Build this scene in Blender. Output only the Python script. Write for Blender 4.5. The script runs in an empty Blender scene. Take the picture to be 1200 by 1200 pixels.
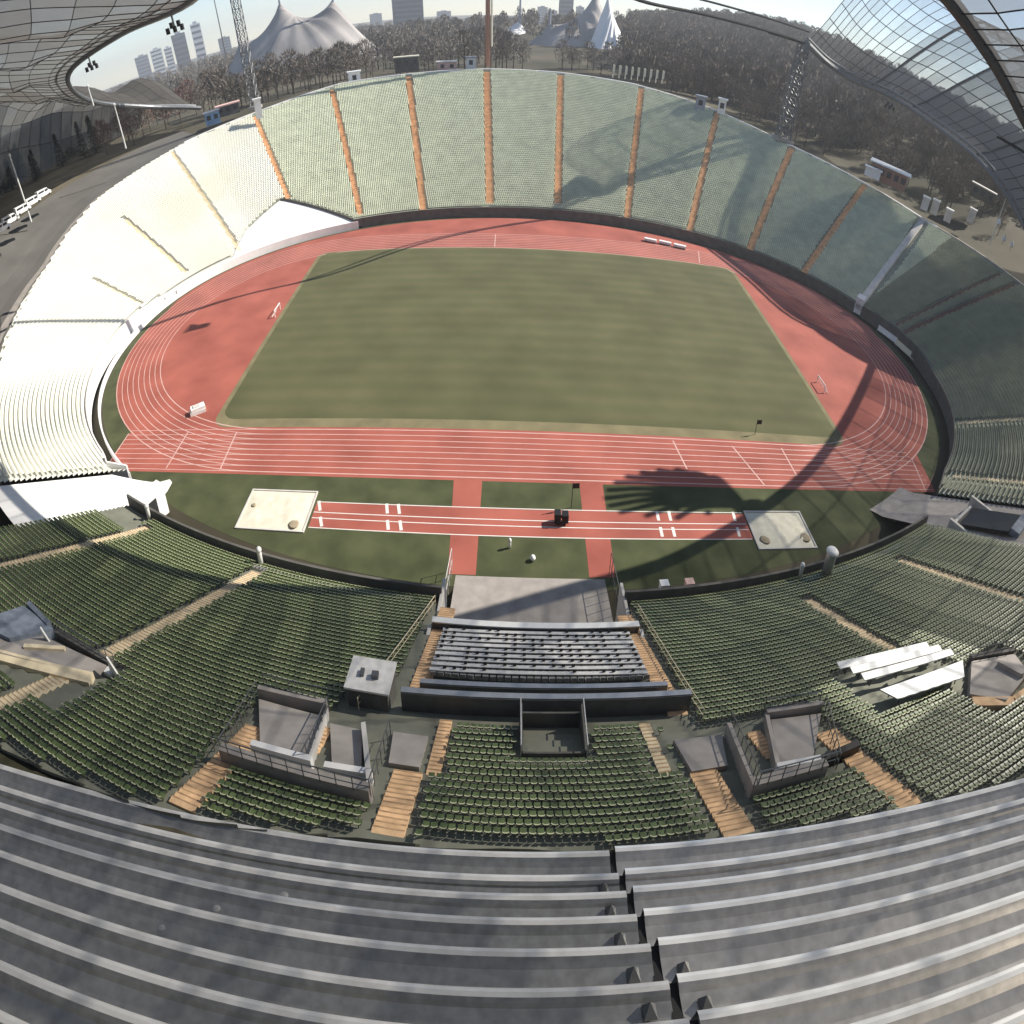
import bpy, math, random
import numpy as np
from mathutils import Vector, Matrix
random.seed(7); rng = np.random.default_rng(11)
R = math.radians
sc = bpy.context.scene
COL = sc.collection
PI = math.pi

# ------------------------------------------------------------------ camera
CAM = np.array([-4.268, -117.778, 46.580])
PITCH, YAW, ROLL, F, KV = 0.577618, 0.012813, 0.028416, 1.189012, -0.040808
cam = bpy.data.cameras.new('camera'); cam_o = bpy.data.objects.new('camera', cam); COL.objects.link(cam_o)
cam.type = 'PANO'; cam.panorama_type = 'EQUIRECTANGULAR'
cam.longitude_min = -1 / F; cam.longitude_max = 1 / F
cam.latitude_min = -.75 / F + KV; cam.latitude_max = .75 / F + KV
cam.clip_start = .1; cam.clip_end = 20000
cam_o.matrix_world = (Matrix.Translation(CAM) @ Matrix.Rotation(-YAW, 4, 'Z') @ Matrix.Rotation(-PITCH, 4, 'X')
                      @ Matrix.Rotation(-ROLL, 4, 'Y') @ Matrix.Rotation(PI / 2, 4, 'X'))
sc.camera = cam_o

def sight(x, y):
    """direction of a point of the photograph (1200 px)"""
    lon = (x - 600) / 600 / F; v = -(y - 600) / 600 * .75 / F + KV
    d = Vector((math.sin(lon) * math.cos(v), math.cos(lon) * math.cos(v), math.sin(v)))
    d = Matrix.Rotation(-YAW, 3, 'Z') @ Matrix.Rotation(-PITCH, 3, 'X') @ Matrix.Rotation(-ROLL, 3, 'Y') @ d
    return np.array(d)
def at(x, y, dist):
    """the point in that direction at a horizontal distance"""
    d = sight(x, y); return CAM + d * (dist / math.hypot(d[0], d[1]))

# ------------------------------------------------------------------ materials
MATS = {}
def mat(name, col, rough=.8, metal=0., vary=.15, scale=1., detail=4, col2=None, spec=.3, bump=0.):
    m = bpy.data.materials.new(name); m.use_nodes = True
    nt = m.node_tree; b = nt.nodes['Principled BSDF']
    b.inputs['Roughness'].default_value = rough; b.inputs['Metallic'].default_value = metal
    b.inputs['Specular IOR Level'].default_value = spec
    if vary or col2:
        g = nt.nodes.new('ShaderNodeNewGeometry'); n = nt.nodes.new('ShaderNodeTexNoise')
        n.inputs['Scale'].default_value = scale; n.inputs['Detail'].default_value = detail
        nt.links.new(g.outputs['Position'], n.inputs['Vector'])
        r = nt.nodes.new('ShaderNodeValToRGB'); nt.links.new(n.outputs['Fac'], r.inputs[0])
        r.color_ramp.elements[0].position = .3; r.color_ramp.elements[1].position = .7
        a = [c * (1 - vary) for c in col]; z = [min(1, c * (1 + vary)) for c in (col2 or col)]
        r.color_ramp.elements[0].color = (*a, 1); r.color_ramp.elements[1].color = (*z, 1)
        nt.links.new(r.outputs[0], b.inputs['Base Color'])
        if bump:
            bp = nt.nodes.new('ShaderNodeBump'); bp.inputs['Strength'].default_value = bump
            nt.links.new(n.outputs['Fac'], bp.inputs['Height']); nt.links.new(bp.outputs[0], b.inputs['Normal'])
    else:
        b.inputs['Base Color'].default_value = (*col, 1)
    MATS[name] = m
    return m

mat('track', (.345, .092, .066), .85, vary=.18, scale=.11, detail=12, col2=(.375, .110, .080))
mat('track_line', (.62, .40, .36), .8, vary=.12, scale=.5)
mat('white_line', (.75, .70, .66), .8, vary=.08, scale=.8)
mat('apron_grass', (.056, .068, .026), .95, vary=.22, scale=.25, detail=10, col2=(.074, .082, .036))
mat('sand', (.72, .68, .55), .95, vary=.10, scale=.7, detail=6)
mat('dark_sand', (.35, .29, .20), .95, vary=.2, scale=1.2)
mat('concrete', (.34, .31, .285), .9, vary=.18, scale=.6, detail=8, bump=.1)
mat('pale_concrete', (.60, .575, .54), .9, vary=.12, scale=.5, detail=8)
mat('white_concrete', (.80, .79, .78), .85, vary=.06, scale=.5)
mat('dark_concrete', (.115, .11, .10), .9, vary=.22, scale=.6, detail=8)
mat('terrace', (.20, .205, .165), .9, vary=.15, scale=.5)
mat('terrace_glare', (.66, .66, .60), .9, vary=.12, scale=.4)  # terrace whitened with sun glare for the left curve
mat('terrace_far', (.40, .42, .35), .9, vary=.12, scale=.4)
mat('stair_orange', (.80, .47, .25), .85, vary=.22, scale=.9, detail=8)
mat('stair_tan', (.78, .52, .30), .85, vary=.25, scale=1.1, detail=8)
mat('stair_cream', (.68, .58, .40), .85, vary=.15, scale=1.)
mat('stair_edge', (.50, .33, .19), .85, vary=.3, scale=2.)
mat('stair_brown', (.21, .13, .10), .9, vary=.2, scale=.8)
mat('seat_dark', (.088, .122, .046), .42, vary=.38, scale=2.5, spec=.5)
mat('seat_rim_glint', (.46, .47, .30), .45, vary=.2, scale=2.5, spec=.5)  # light caught on the seat-back tops, put into the colour
mat('seat_roof_shade', (.36, .37, .26), .5, vary=.15, scale=.35, detail=10, spec=.4)  # far seat colour darkened for the roof's shade at the right end
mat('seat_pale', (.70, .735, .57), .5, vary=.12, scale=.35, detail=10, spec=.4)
mat('seat_glare', (.92, .91, .76), .5, vary=.03, scale=.05, col2=(.91, .91, .87), spec=.4)  # sun glare on the left curve, put into the seat colour
mat('seat_grey', (.24, .24, .235), .5, vary=.25, scale=3.)
mat('asphalt', (.13, .125, .115), .95, vary=.15, scale=.1, detail=8)
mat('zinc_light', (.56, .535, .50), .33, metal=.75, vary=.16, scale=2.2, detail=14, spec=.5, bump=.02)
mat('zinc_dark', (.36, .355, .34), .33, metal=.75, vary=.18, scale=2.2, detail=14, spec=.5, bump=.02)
mat('steel', (.16, .165, .17), .5, metal=.6, vary=.1, scale=2.)
mat('galvanised', (.45, .46, .47), .4, metal=.7, vary=.1, scale=2.)
mat('dark_steel', (.035, .036, .038), .85, metal=0., spec=.1, vary=.15, scale=2.)
mat('slate_panel', (.085, .088, .090), .45, vary=.2, scale=1.2, spec=.5)
mat('desk_top', (.66, .65, .63), .35, vary=.15, scale=2., spec=.5)
mat('white_paint', (.82, .82, .80), .5, vary=.05, scale=1.5)
mat('cream_paint', (.74, .70, .56), .6, vary=.06, scale=1.5)
mat('black', (.015, .015, .016), .5, vary=0)
mat('blue_paint', (.20, .35, .55), .5, vary=.1, scale=2.)
mat('red_brown', (.30, .16, .12), .7, vary=.1, scale=2.)
mat('pink_tarp', (.75, .50, .44), .8, vary=.1)
mat('blue_grey', (.19, .22, .27), .8, vary=.25, scale=1.)
mat('bark', (.075, .058, .045), .95, vary=.2, scale=2.)
mat('twig_brown', (.180, .155, .130), .95, vary=.25, scale=.2)
mat('twig_grey', (.215, .195, .175), .95, vary=.25, scale=.2)
mat('twig_red', (.17, .10, .082), .95, vary=.3, scale=.2)
mat('needles', (.022, .035, .022), .9, vary=.3, scale=.5)
mat('tent', (.36, .335, .32), .7, vary=.25, scale=.07, detail=6, spec=.2)
mat('tent_white', (.80, .79, .78), .5, vary=.04, scale=.03)
mat('tower_blue', (.11, .12, .165), .7, vary=.05, scale=.1)
mat('tower_grey', (.33, .35, .40), .8, vary=.05, scale=.1)
mat('tower_white', (.72, .72, .74), .8, vary=.05, scale=.1)
mat('ridge_glint', (.86, .85, .82), .35, metal=.25, vary=.15, scale=.8, detail=6, spec=.6)  # sunlit highlight along the right sheet's ridges, painted as colour
mat('soft_ridge_glint', (.60, .59, .57), .4, metal=.3, vary=.2, scale=.8, detail=6, spec=.5)  # softer painted highlight for the left sheet's ridges
mat('window_band', (.16, .175, .21), .3, vary=0, spec=.6)
mat('glass_dark', (.03, .035, .045), .15, vary=0, spec=.6)
mat('rubber', (.02, .02, .02), .8, vary=0)
mat('skin', (.5, .33, .25), .6, vary=0)
mat('rail_white', (.62, .62, .6), .45, vary=.05)

def pitch_grass():
    m = mat('pitch_grass', (.096, .098, .042), .95, vary=.13, scale=.09, detail=14, col2=(.110, .108, .050))
    nt = m.node_tree; b = nt.nodes['Principled BSDF']; ramp = [n for n in nt.nodes if n.type == 'VALTORGB'][0]
    g = [n for n in nt.nodes if n.type == 'NEW_GEOMETRY'][0]
    w = nt.nodes.new('ShaderNodeTexWave'); w.bands_direction = 'Y'; w.inputs['Scale'].default_value = .075
    w.inputs['Distortion'].default_value = 1.2; w.inputs['Detail'].default_value = 3; w.inputs['Detail Scale'].default_value = .3
    nt.links.new(g.outputs['Position'], w.inputs['Vector'])
    mx = nt.nodes.new('ShaderNodeMix'); mx.data_type = 'RGBA'; mx.blend_type = 'MULTIPLY'; mx.inputs['Factor'].default_value = 1
    r2 = nt.nodes.new('ShaderNodeValToRGB'); r2.color_ramp.elements[0].color = (.90, .93, .90, 1); r2.color_ramp.elements[1].color = (1.06, 1.03, 1.05, 1)
    nt.links.new(w.outputs['Fac'], r2.inputs[0]); nt.links.new(ramp.outputs[0], mx.inputs['A']); nt.links.new(r2.outputs[0], mx.inputs['B'])
    nt.links.new(mx.outputs['Result'], b.inputs['Base Color'])
pitch_grass()
mat('worn_turf', (.20, .175, .095), .95, vary=.18, scale=.3, detail=8)
mat('park', (.058, .060, .030), .95, vary=.4, scale=.02, detail=10, col2=(.10, .085, .060))

def acrylic(name, clear, col):
    m = bpy.data.materials.new(name); m.use_nodes = True; nt = m.node_tree; nt.nodes.clear()
    o = nt.nodes.new('ShaderNodeOutputMaterial'); t = nt.nodes.new('ShaderNodeBsdfTransparent'); d = nt.nodes.new('ShaderNodeBsdfDiffuse')
    tl = nt.nodes.new('ShaderNodeBsdfTranslucent'); a = nt.nodes.new('ShaderNodeMixShader'); x = nt.nodes.new('ShaderNodeMixShader')
    g = nt.nodes.new('ShaderNodeNewGeometry'); r = nt.nodes.new('ShaderNodeMapRange')
    r.inputs['To Min'].default_value = max(0, clear - .22); r.inputs['To Max'].default_value = min(.95, clear + .22)
    n = nt.nodes.new('ShaderNodeTexNoise'); n.inputs['Scale'].default_value = .25; n.inputs['Detail'].default_value = 6
    ad = nt.nodes.new('ShaderNodeMath'); ad.operation = 'MULTIPLY_ADD'; ad.inputs[1].default_value = .6
    nt.links.new(g.outputs['Position'], n.inputs['Vector'])
    nt.links.new(g.outputs['Random Per Island'], ad.inputs[0])
    sb = nt.nodes.new('ShaderNodeMath'); sb.operation = 'MULTIPLY'; sb.inputs[1].default_value = .4
    nt.links.new(n.outputs['Fac'], sb.inputs[0]); nt.links.new(sb.outputs[0], ad.inputs[2])
    nt.links.new(ad.outputs[0], r.inputs['Value'])
    t.inputs[0].default_value = (.95, .94, .92, 1); d.inputs[0].default_value = (*col, 1); tl.inputs[0].default_value = (*col, 1)
    a.inputs[0].default_value = .5
    nt.links.new(d.outputs[0], a.inputs[1]); nt.links.new(tl.outputs[0], a.inputs[2])
    nt.links.new(r.outputs[0], x.inputs[0]); nt.links.new(a.outputs[0], x.inputs[1]); nt.links.new(t.outputs[0], x.inputs[2])
    nt.links.new(x.outputs[0], o.inputs[0]); MATS[name] = m
acrylic('acrylic_sheer', .80, (.28, .28, .28))
acrylic('acrylic_clear', .42, (.30, .30, .30))
acrylic('acrylic_weathered', .40, (.22, .22, .22))
acrylic('acrylic_grey', .12, (.22, .22, .22))
acrylic('acrylic_dark', .05, (.17, .16, .145))

# ------------------------------------------------------------------ mesh helpers
class MB:
    def __init__(s): s.v = []; s.f = []; s.mi = []
    def quad(s, a, b, c, d, m=0):
        i = len(s.v); s.v += [tuple(a), tuple(b), tuple(c), tuple(d)]; s.f.append((i, i + 1, i + 2, i + 3)); s.mi.append(m)
    def poly(s, pts, m=0):
        i = len(s.v); s.v += [tuple(p) for p in pts]; s.f.append(tuple(range(i, i + len(pts)))); s.mi.append(m)
    def pbox(s, o, ux, uy, uz, m=0):
        """box from a corner and three edge vectors"""
        o, ux, uy, uz = (np.array(q, float) for q in (o, ux, uy, uz)); i = len(s.v)
        for k in range(8): s.v.append(tuple(o + ux * (k & 1) + uy * (k >> 1 & 1) + uz * (k >> 2 & 1)))
        for f in ((0, 2, 3, 1), (4, 5, 7, 6), (0, 1, 5, 4), (2, 6, 7, 3), (0, 4, 6, 2), (1, 3, 7, 5)):
            s.f.append(tuple(i + q for q in f)); s.mi.append(m)
    def box(s, c, size, rz=0., m=0):
        """box standing on c"""
        ca, sa = math.cos(rz), math.sin(rz); x, y, z = size
        ux = np.array((ca, sa, 0)) * x; uy = np.array((-sa, ca, 0)) * y
        s.pbox(np.array(c, float) - ux / 2 - uy / 2, ux, uy, (0, 0, z), m)
    def tube(s, pts, r, n=6, m=0, r1=None, cap=True):
        pts = [np.array(p, float) for p in pts]; i0 = len(s.v); k = len(pts)
        for j, p in enumerate(pts):
            t = pts[min(j + 1, k - 1)] - pts[max(j - 1, 0)]; t /= np.linalg.norm(t) + 1e-9
            a = np.cross(t, (0, 0, 1.) if abs(t[2]) < .9 else (1., 0, 0)); a /= np.linalg.norm(a); b = np.cross(t, a)
            rr = r if r1 is None else r + (r1 - r) * j / (k - 1)
            for q in range(n):
                w = 2 * PI * q / n; s.v.append(tuple(p + rr * (math.cos(w) * a + math.sin(w) * b)))
        for j in range(k - 1):
            for q in range(n):
                e = i0 + j * n; s.f.append((e + q, e + (q + 1) % n, e + n + (q + 1) % n, e + n + q)); s.mi.append(m)
        if cap:
            s.f.append(tuple(i0 + q for q in range(n))[::-1]); s.mi.append(m)
            s.f.append(tuple(i0 + (k - 1) * n + q for q in range(n))); s.mi.append(m)
    def lathe(s, c, prof, n=16, m=0):
        """profile of (radius, z) turned about a vertical axis through c"""
        i0 = len(s.v)
        for r, z in prof:
            for q in range(n): s.v.append((c[0] + r * math.cos(2 * PI * q / n), c[1] + r * math.sin(2 * PI * q / n), c[2] + z))
        for j in range(len(prof) - 1):
            for q in range(n):
                e = i0 + j * n; s.f.append((e + q, e + (q + 1) % n, e + n + (q + 1) % n, e + n + q)); s.mi.append(m)
        s.f.append(tuple(i0 + q for q in range(n))[::-1]); s.mi.append(m)
        s.f.append(tuple(i0 + (len(prof) - 1) * n + q for q in range(n))); s.mi.append(m)
    def grid(s, P, m=0):
        h, w, _ = P.shape; i0 = len(s.v); s.v += [tuple(p) for p in P.reshape(-1, 3)]
        for a in range(h - 1):
            for b in range(w - 1):
                s.f.append((i0 + a * w + b, i0 + a * w + b + 1, i0 + (a + 1) * w + b + 1, i0 + (a + 1) * w + b)); s.mi.append(m)
    def mesh(s, name, mats, off=(0, 0, 0), smooth=False):
        me = bpy.data.meshes.new(name); off = np.array(off, float)
        me.from_pydata([tuple(np.array(p) - off) for p in s.v], [], s.f)
        for q in (mats if isinstance(mats, (list, tuple)) else [mats]): me.materials.append(MATS[q])
        me.polygons.foreach_set('material_index', s.mi)
        if smooth: me.polygons.foreach_set('use_smooth', [True] * len(me.polygons))
        me.update(); return me

def tag(o, label=None, cat=None, group=None, kind=None):
    if label: o['label'] = label
    if cat: o['category'] = cat
    if group: o['group'] = group
    if kind: o['kind'] = kind
    return o
def thing(name, loc, label, cat, group=None):
    o = bpy.data.objects.new(name, None); COL.objects.link(o); o.location = tuple(float(q) for q in loc); o.empty_display_size = .3
    return tag(o, label, cat, group)
def wloc(o):
    p = Vector((0, 0, 0))
    while o: p = p + o.location; o = o.parent
    return p
def pieces_of(mb):
    n = len(mb.v); par = list(range(n))
    def find(a):
        while par[a] != a: par[a] = par[par[a]]; a = par[a]
        return a
    for f in mb.f:
        r = find(f[0])
        for q in f[1:]: par[find(q)] = r
    root = np.array([find(a) for a in range(n)]); ids, isl = np.unique(root, return_inverse=True); k = len(ids)
    if k < 2 or k > 400: return None
    P = np.array(mb.v); lo = np.full((k, 3), 1e9); hi = np.full((k, 3), -1e9); np.minimum.at(lo, isl, P); np.maximum.at(hi, isl, P)
    size = (hi - lo).max(1); gap = np.maximum(0, np.maximum(lo[:, None] - hi[None], lo[None] - hi[:, None]))
    near_ = np.sqrt((gap ** 2).sum(2)) <= np.maximum(.02, .5 * np.maximum(size[:, None], size[None])); lab = np.arange(k)
    for _ in range(k):
        new = np.array([lab[near_[a]].min() for a in range(k)])
        if (new == lab).all(): break
        lab = new
    u = np.unique(lab)
    return None if len(u) < 2 or len(u) > 60 else [np.nonzero(np.isin(isl, np.nonzero(lab == q)[0]))[0] for q in u]
def part(name, mb, mats, parent, smooth=False, label=None):
    pcs = pieces_of(mb) if len(mb.v) < 20000 and name not in ('membrane', 'cable_net', 'terrace') else None
    if pcs:
        o = None
        for p_ in pcs:
            idx = {int(v): j for j, v in enumerate(p_)}; m2 = MB(); m2.v = [mb.v[int(v)] for v in p_]
            for f, q in zip(mb.f, mb.mi):
                if f[0] in idx: m2.f.append(tuple(idx[w] for w in f)); m2.mi.append(q)
            o = part1(name, m2, mats, parent, smooth, label)
        return o
    return part1(name, mb, mats, parent, smooth, label)
def part1(name, mb, mats, parent, smooth=False, label=None):
    me = mb.mesh(name, mats, wloc(parent), smooth)
    o = bpy.data.objects.new(name, me); COL.objects.link(o); o.parent = parent
    if label: o['label'] = label
    return o
def solo(name, mb, mats, loc, label=None, cat=None, group=None, kind=None, smooth=False):
    o = bpy.data.objects.new(name, mb.mesh(name, mats, loc, smooth)); COL.objects.link(o); o.location = tuple(float(q) for q in loc)
    return tag(o, label, cat, group, kind)
def structure(name, mb, mats, smooth=False, label=None): return solo(name, mb, mats, (0, 0, 0), label=label, kind='structure', smooth=smooth)
def copy_tree(o, loc, rz=0., label=None, group=None, scale=None):
    c = o.copy(); COL.objects.link(c); c.location = tuple(float(q) for q in loc); c.rotation_euler = (0, 0, rz)
    if label: c['label'] = label
    if group: c['group'] = group
    if scale: c.scale = scale
    for ch in list(o.children):
        d = ch.copy(); COL.objects.link(d); d.parent = c
        for g in list(ch.children):
            e = g.copy(); COL.objects.link(e); e.parent = d
    return c

# ------------------------------------------------------------------ the bowl's plan: u runs along the front edge, s up the rows
BA, BF, BN, BE = 90.5, 60.5, 64.5, 2.15
_t = np.linspace(0, 2 * PI, 7201); _c, _s = np.cos(_t), np.sin(_t)
_o = np.stack([BA * np.sign(_c) * abs(_c) ** (2 / BE), np.where(_s > 0, BF, BN) * np.sign(_s) * abs(_s) ** (2 / BE)], 1)
_l = np.r_[0, np.cumsum(np.hypot(*np.diff(_o, axis=0).T))]; PER = _l[-1]; NP_ = 2400
_q = np.linspace(0, PER, NP_ + 1)[:-1]
PX = np.stack([np.interp(_q, _l, _o[:, 0]), np.interp(_q, _l, _o[:, 1])], 1)
_d = np.roll(PX, -2, 0) - np.roll(PX, 2, 0); _d /= np.hypot(*_d.T)[:, None]
TN = _d; NR = np.stack([_d[:, 1], -_d[:, 0]], 1)
SL, Z0 = .44, 1.5
def fr(u):
    k = np.asarray(u) / PER * NP_; i = np.floor(k).astype(int); w = (k - i)[..., None]; i0, i1 = i % NP_, (i + 1) % NP_
    return PX[i0] * (1 - w) + PX[i1] * w, TN[i0] * (1 - w) + TN[i1] * w, NR[i0] * (1 - w) + NR[i1] * w
def us(u, s, dz=0., z=None):
    p, t, n = fr(np.array(float(u))); q = p + n * s
    return np.array((q[0], q[1], (Z0 + SL * s if z is None else z) + dz))
def dirs(u):
    p, t, n = fr(np.array(float(u))); return np.array((*t, 0.)), np.array((*n, 0.))
TOPU = [0, 7, 27, 42, 57.6, 76, 94, 112, 131, 149, 166, 183, 200, 218, 236, 252, 264, 285, 302, 313, 320, 340, 350, 357, 364, 374, 379, 387, 400, 420, 432, 460, PER]
TOPS = [42, 42, 41.6, 44.5, 47.9, 54.8, 59.4, 61, 61.5, 60.5, 59.7, 54.3, 50, 43.1, 30.6, 25.3, 22, 20.5, 20.5, 41, 42, 41.4, 38.8, 36.5, 35.9, 36.8, 38.2, 41.0, 44, 44, 44, 43, 42]
def top(u): return np.interp(np.asarray(u) % PER, TOPU, TOPS)

SUN_EL, SUN_DIR = R(35), np.array((.947, .320))
SUNV = np.array((*SUN_DIR, math.tan(SUN_EL)))           # step of one metre along the ground towards the sun

# ------------------------------------------------------------------ ground, one sheet from the infield to the horizon
def hillz(x, y):
    a = 38 * np.exp(-(((x - 255) / 170) ** 2 + ((y - 500) / 260) ** 2)) + 14 * np.exp(-(((x - 330) / 150) ** 2 + ((y - 170) / 140) ** 2))
    return a + 8 * np.exp(-(((x + 10) / 70) ** 2 + ((y - 420) / 60) ** 2))
def ground_z(u, s, x, y):
    tp = top(u); rz = Z0 + SL * tp - .25
    w = np.clip((s - tp - 4) / 48, 0, 1); w = w * w * (3 - 2 * w)
    far = np.clip((s - 60) / 60, 0, 1)
    return rz * (1 - w) + (24.5 + hillz(x, y) * far) * w
mb = MB(); NU = 240; uu = np.arange(NU) * PER / NU
srel = [-1e9, -30, -8, 0]; rows = []
p, t, n = fr(uu); tp = top(uu)
rows.append(np.c_[p * .02, np.full(NU, -.012)]); rows.append(np.c_[p * .6, np.full(NU, -.012)]); rows.append(np.c_[p, np.full(NU, -.012)])
def ring(s, z): q = p + n * (s[:, None] if np.ndim(s) else s); return np.c_[q, z(q) if callable(z) else np.broadcast_to(z, (NU,))]
rows.append(ring(.6, -.6)); rows.append(ring(6., -.6)); rows.append(ring(13.2, -.6))
rows.append(ring(tp - .6, Z0 + SL * tp - 1.3))
for ds in (-.3, 2, 4, 8, 14, 20, 28, 36, 44, 52, 64, 80, 100, 125, 150, 180, 215, 250, 300, 350, 400, 460, 530, 600, 700, 850, 1000, 1300, 2000, 3000):
    s = tp + ds; q = p + n * s[:, None]; rows.append(np.c_[q, ground_z(uu, s, q[:, 0], q[:, 1])])
G = np.array(rows); G = np.concatenate([G, G[:, :1]], 1); mb.grid(G)
ground = structure('ground', mb, 'park', smooth=True)
# paved promenade on the rim
mb = MB(); lay = []
for ds in (.15, 1.5, 4.2):
    q = p + n * (tp + ds)[:, None]; lay.append(np.c_[q, ground_z(uu, tp + ds, q[:, 0], q[:, 1]) + .06])
P_ = np.array(lay); P_ = np.concatenate([P_, P_[:, :1]], 1); mb.grid(P_[:, :148]); structure('promenade', mb, 'concrete')
mb = MB(); iu = (uu > 196) & (uu < 306); lay = []
for ds in (4.3, 8, 14, 20, 28, 34):
    q = (p + n * (tp + ds)[:, None])[iu]; lay.append(np.c_[q, ground_z(uu[iu], (tp + ds)[iu], q[:, 0], q[:, 1]) + .05])
mb.grid(np.array(lay)); structure('road', mb, 'asphalt')

# ------------------------------------------------------------------ track and pitch
XC = 42.2
def sheet(name, pts, z, m, label=None):
    mb = MB(); mb.poly([(x, y, z) for x, y in pts]); return structure(name, mb, m, label=label)
def oval_pts(r, n=40):
    a = [(XC + r * math.cos(w), r * math.sin(w)) for w in np.linspace(-PI / 2, PI / 2, n)]
    return a + [(-XC + r * math.cos(w), r * math.sin(w)) for w in np.linspace(PI / 2, 3 * PI / 2, n)]
wall = [tuple(fr(np.array(float(u)))[0] - fr(np.array(float(u)))[2] * .9) for u in np.arange(14, 228, 2.)]
red = ([(68.2, -46.9), (-70., -46.9)] +
       [(-XC + 46.4 * math.cos(w), 46.4 * math.sin(w)) for w in np.linspace(PI + 0.92, PI - .22, 24)] +
       wall[::-1] + [(XC + 46.4 * math.cos(w), 46.4 * math.sin(w)) for w in np.linspace(.22, -.92, 24)])
sheet('apron', [tuple(fr(np.array(float(u)))[0] - fr(np.array(float(u)))[2] * .35) for u in np.arange(0, PER, 2.5)], .004, 'apron_grass')
sheet('running_track', red, .009, 'track')
gx0, gx1, gy0, gy1 = -53.9, 55.1, -36.0, 36.4
def rounded(x0, y0, x1, y1, r):
    o = []
    for cx, cy, a in ((x1 - r, y1 - r, 0), (x0 + r, y1 - r, 1), (x0 + r, y0 + r, 2), (x1 - r, y0 + r, 3)):
        o += [(cx + r * math.cos((a + k / 5) * PI / 2), cy + r * math.sin((a + k / 5) * PI / 2)) for k in range(6)]
    return o
sheet('worn_turf_edge', rounded(gx0, gy0, gx1, gy1, 3), .014, 'worn_turf')
sheet('pitch', rounded(gx0 + .9, gy0 + 2.2, gx1 - .9, gy1 - .5, 3), .019, 'pitch_grass')
# lane lines and start lines
mb = MB()
def ribbon(pts, w, z, closed=False):
    pts = np.array(pts, float); a = np.roll(pts, -1, 0) - np.roll(pts, 1, 0)
    if not closed: a[0] = pts[1] - pts[0]; a[-1] = pts[-1] - pts[-2]
    a /= np.hypot(*a.T)[:, None]; nn = np.stack([-a[:, 1], a[:, 0]], 1) * w / 2
    k = len(pts)
    for i in range(k if closed else k - 1):
        j = (i + 1) % k; mb.quad((*(pts[i] - nn[i]), z), (*(pts[j] - nn[j]), z), (*(pts[j] + nn[j]), z), (*(pts[i] + nn[i]), z))
for k in range(9): ribbon(oval_pts(36.55 + k * 1.215, 48), .19 if k in (0, 8) else .15, .0142, True)
structure('lane_lines', mb, 'track_line')
mb = MB()
for k in range(9):
    y = -(36.55 + k * 1.215)
    ribbon([(-70.3, y), (-XC - 1, y)], .13, .0155); ribbon([(XC + 1, y), (68, y)], .13, .0155)
for a, b in (((-57.8, -37.2), (-57.6, -46)), ((-48.3, -37.2), (-47.6, -46)), ((31.8, -37.6), (34.5, -46.3)), ((40.8, -37.4), (41, -44)),
             ((21.9, -37), (22.7, -43.3)), ((-70.5, -37.3), (-70, -46.7)), ((68.3, -38), (66, -46.6)), ((-8, 37.), (-8, 46.)), ((46, 37), (48, 46))):
    ribbon([a, b], .22, .0172)
structure('start_lines', mb, 'track_line')
# runways, paths and the two sand pits on the near apron
RUN = [(-30, -56.2, 29, -51.7)]
sheet('runway', [(-30, -56.2), (29, -56.4), (29, -52), (-30, -51.7)], .0085, 'track')
for i, (x0, x1, x2, x3) in enumerate(((-11.5, -7.5, -10.9, -7.6), (6.1, 9.4, 5.9, 9.1))):
    sheet('path', [(x0, -46.6), (x1, -46.6), (x3, -62.2), (x2, -62.2)], .0128, 'track')
mb = MB()
for y in (-51.75, -53.6, -54.6, -56.25): ribbon([(-30, y), (28.8, y - .2 * (y < -52))], .14, .0185)
for x0, x1 in ((-20.2, -19.2), (-18.6, -17.5), (16.3, 16.2), (18., 17.9), (27.5, 27.1), (-29.8, -28.2)):
    ribbon([(x0, -51.6), (x0 * .6 + x1 * .4, -53.3)], .42, .0205); ribbon([(x1 * .6 + x0 * .4, -54.4), (x1, -56.0)], .42, .0205)
structure('runway_marks', mb, 'white_line')
def pit(loc, w, h, label, blotches):
    t_ = thing('sand_pit', (*loc, 0), label, 'sand pit'); mb = MB()
    nx, ny = 22, 16; Pp = np.zeros((ny, nx, 3))
    for a in range(ny):
        for b in range(nx):
            x = (b / (nx - 1) - .5) * w; y = (a / (ny - 1) - .5) * h; e = min(b, nx - 1 - b, a, ny - 1 - a)
            Pp[a, b] = (loc[0] + x, loc[1] + y, .05 + (.16 * min(e, 3) / 3 * (.4 + rng.random()) if e else 0))
    mb.grid(Pp); part('sand', mb, 'sand', t_, True)
    mb = MB()
    for dx, dy, r in blotches:
        k = 11; c0 = (loc[0] + dx, loc[1] + dy)
        pts = [(c0[0] + r * (.7 + .5 * rng.random()) * math.cos(2 * PI * q / k), c0[1] + .6 * r * (.7 + .5 * rng.random()) * math.sin(2 * PI * q / k)) for q in range(k)]
        mb.lathe((*c0, .17), [(r * 1.1, 0), (r * .8, .05), (r * .1, .07)], 11)
    part('sand_patch', mb, 'dark_sand', t_, True)  # low mounds of darker sand for the dark hollows in the pit
    mb = MB()
    for sx, sy, ex, ey in ((-w / 2 - .25, -h / 2 - .25, w + .5, .22), (-w / 2 - .25, h / 2 + .03, w + .5, .22), (-w / 2 - .25, -h / 2, .22, h), (w / 2 + .03, -h / 2, .22, h)):
        mb.pbox((loc[0] + sx, loc[1] + sy, 0), (ex, 0, 0), (0, ey, 0), (0, 0, .14))
    part('kerb', mb, 'pale_concrete', t_)
pit((-35.4, -53.6), 9.6, 6.8, 'bright white sand pit at the left end of the runway', [(-3.7, .5, .35), (3.3, -2.5, .7)])
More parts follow.
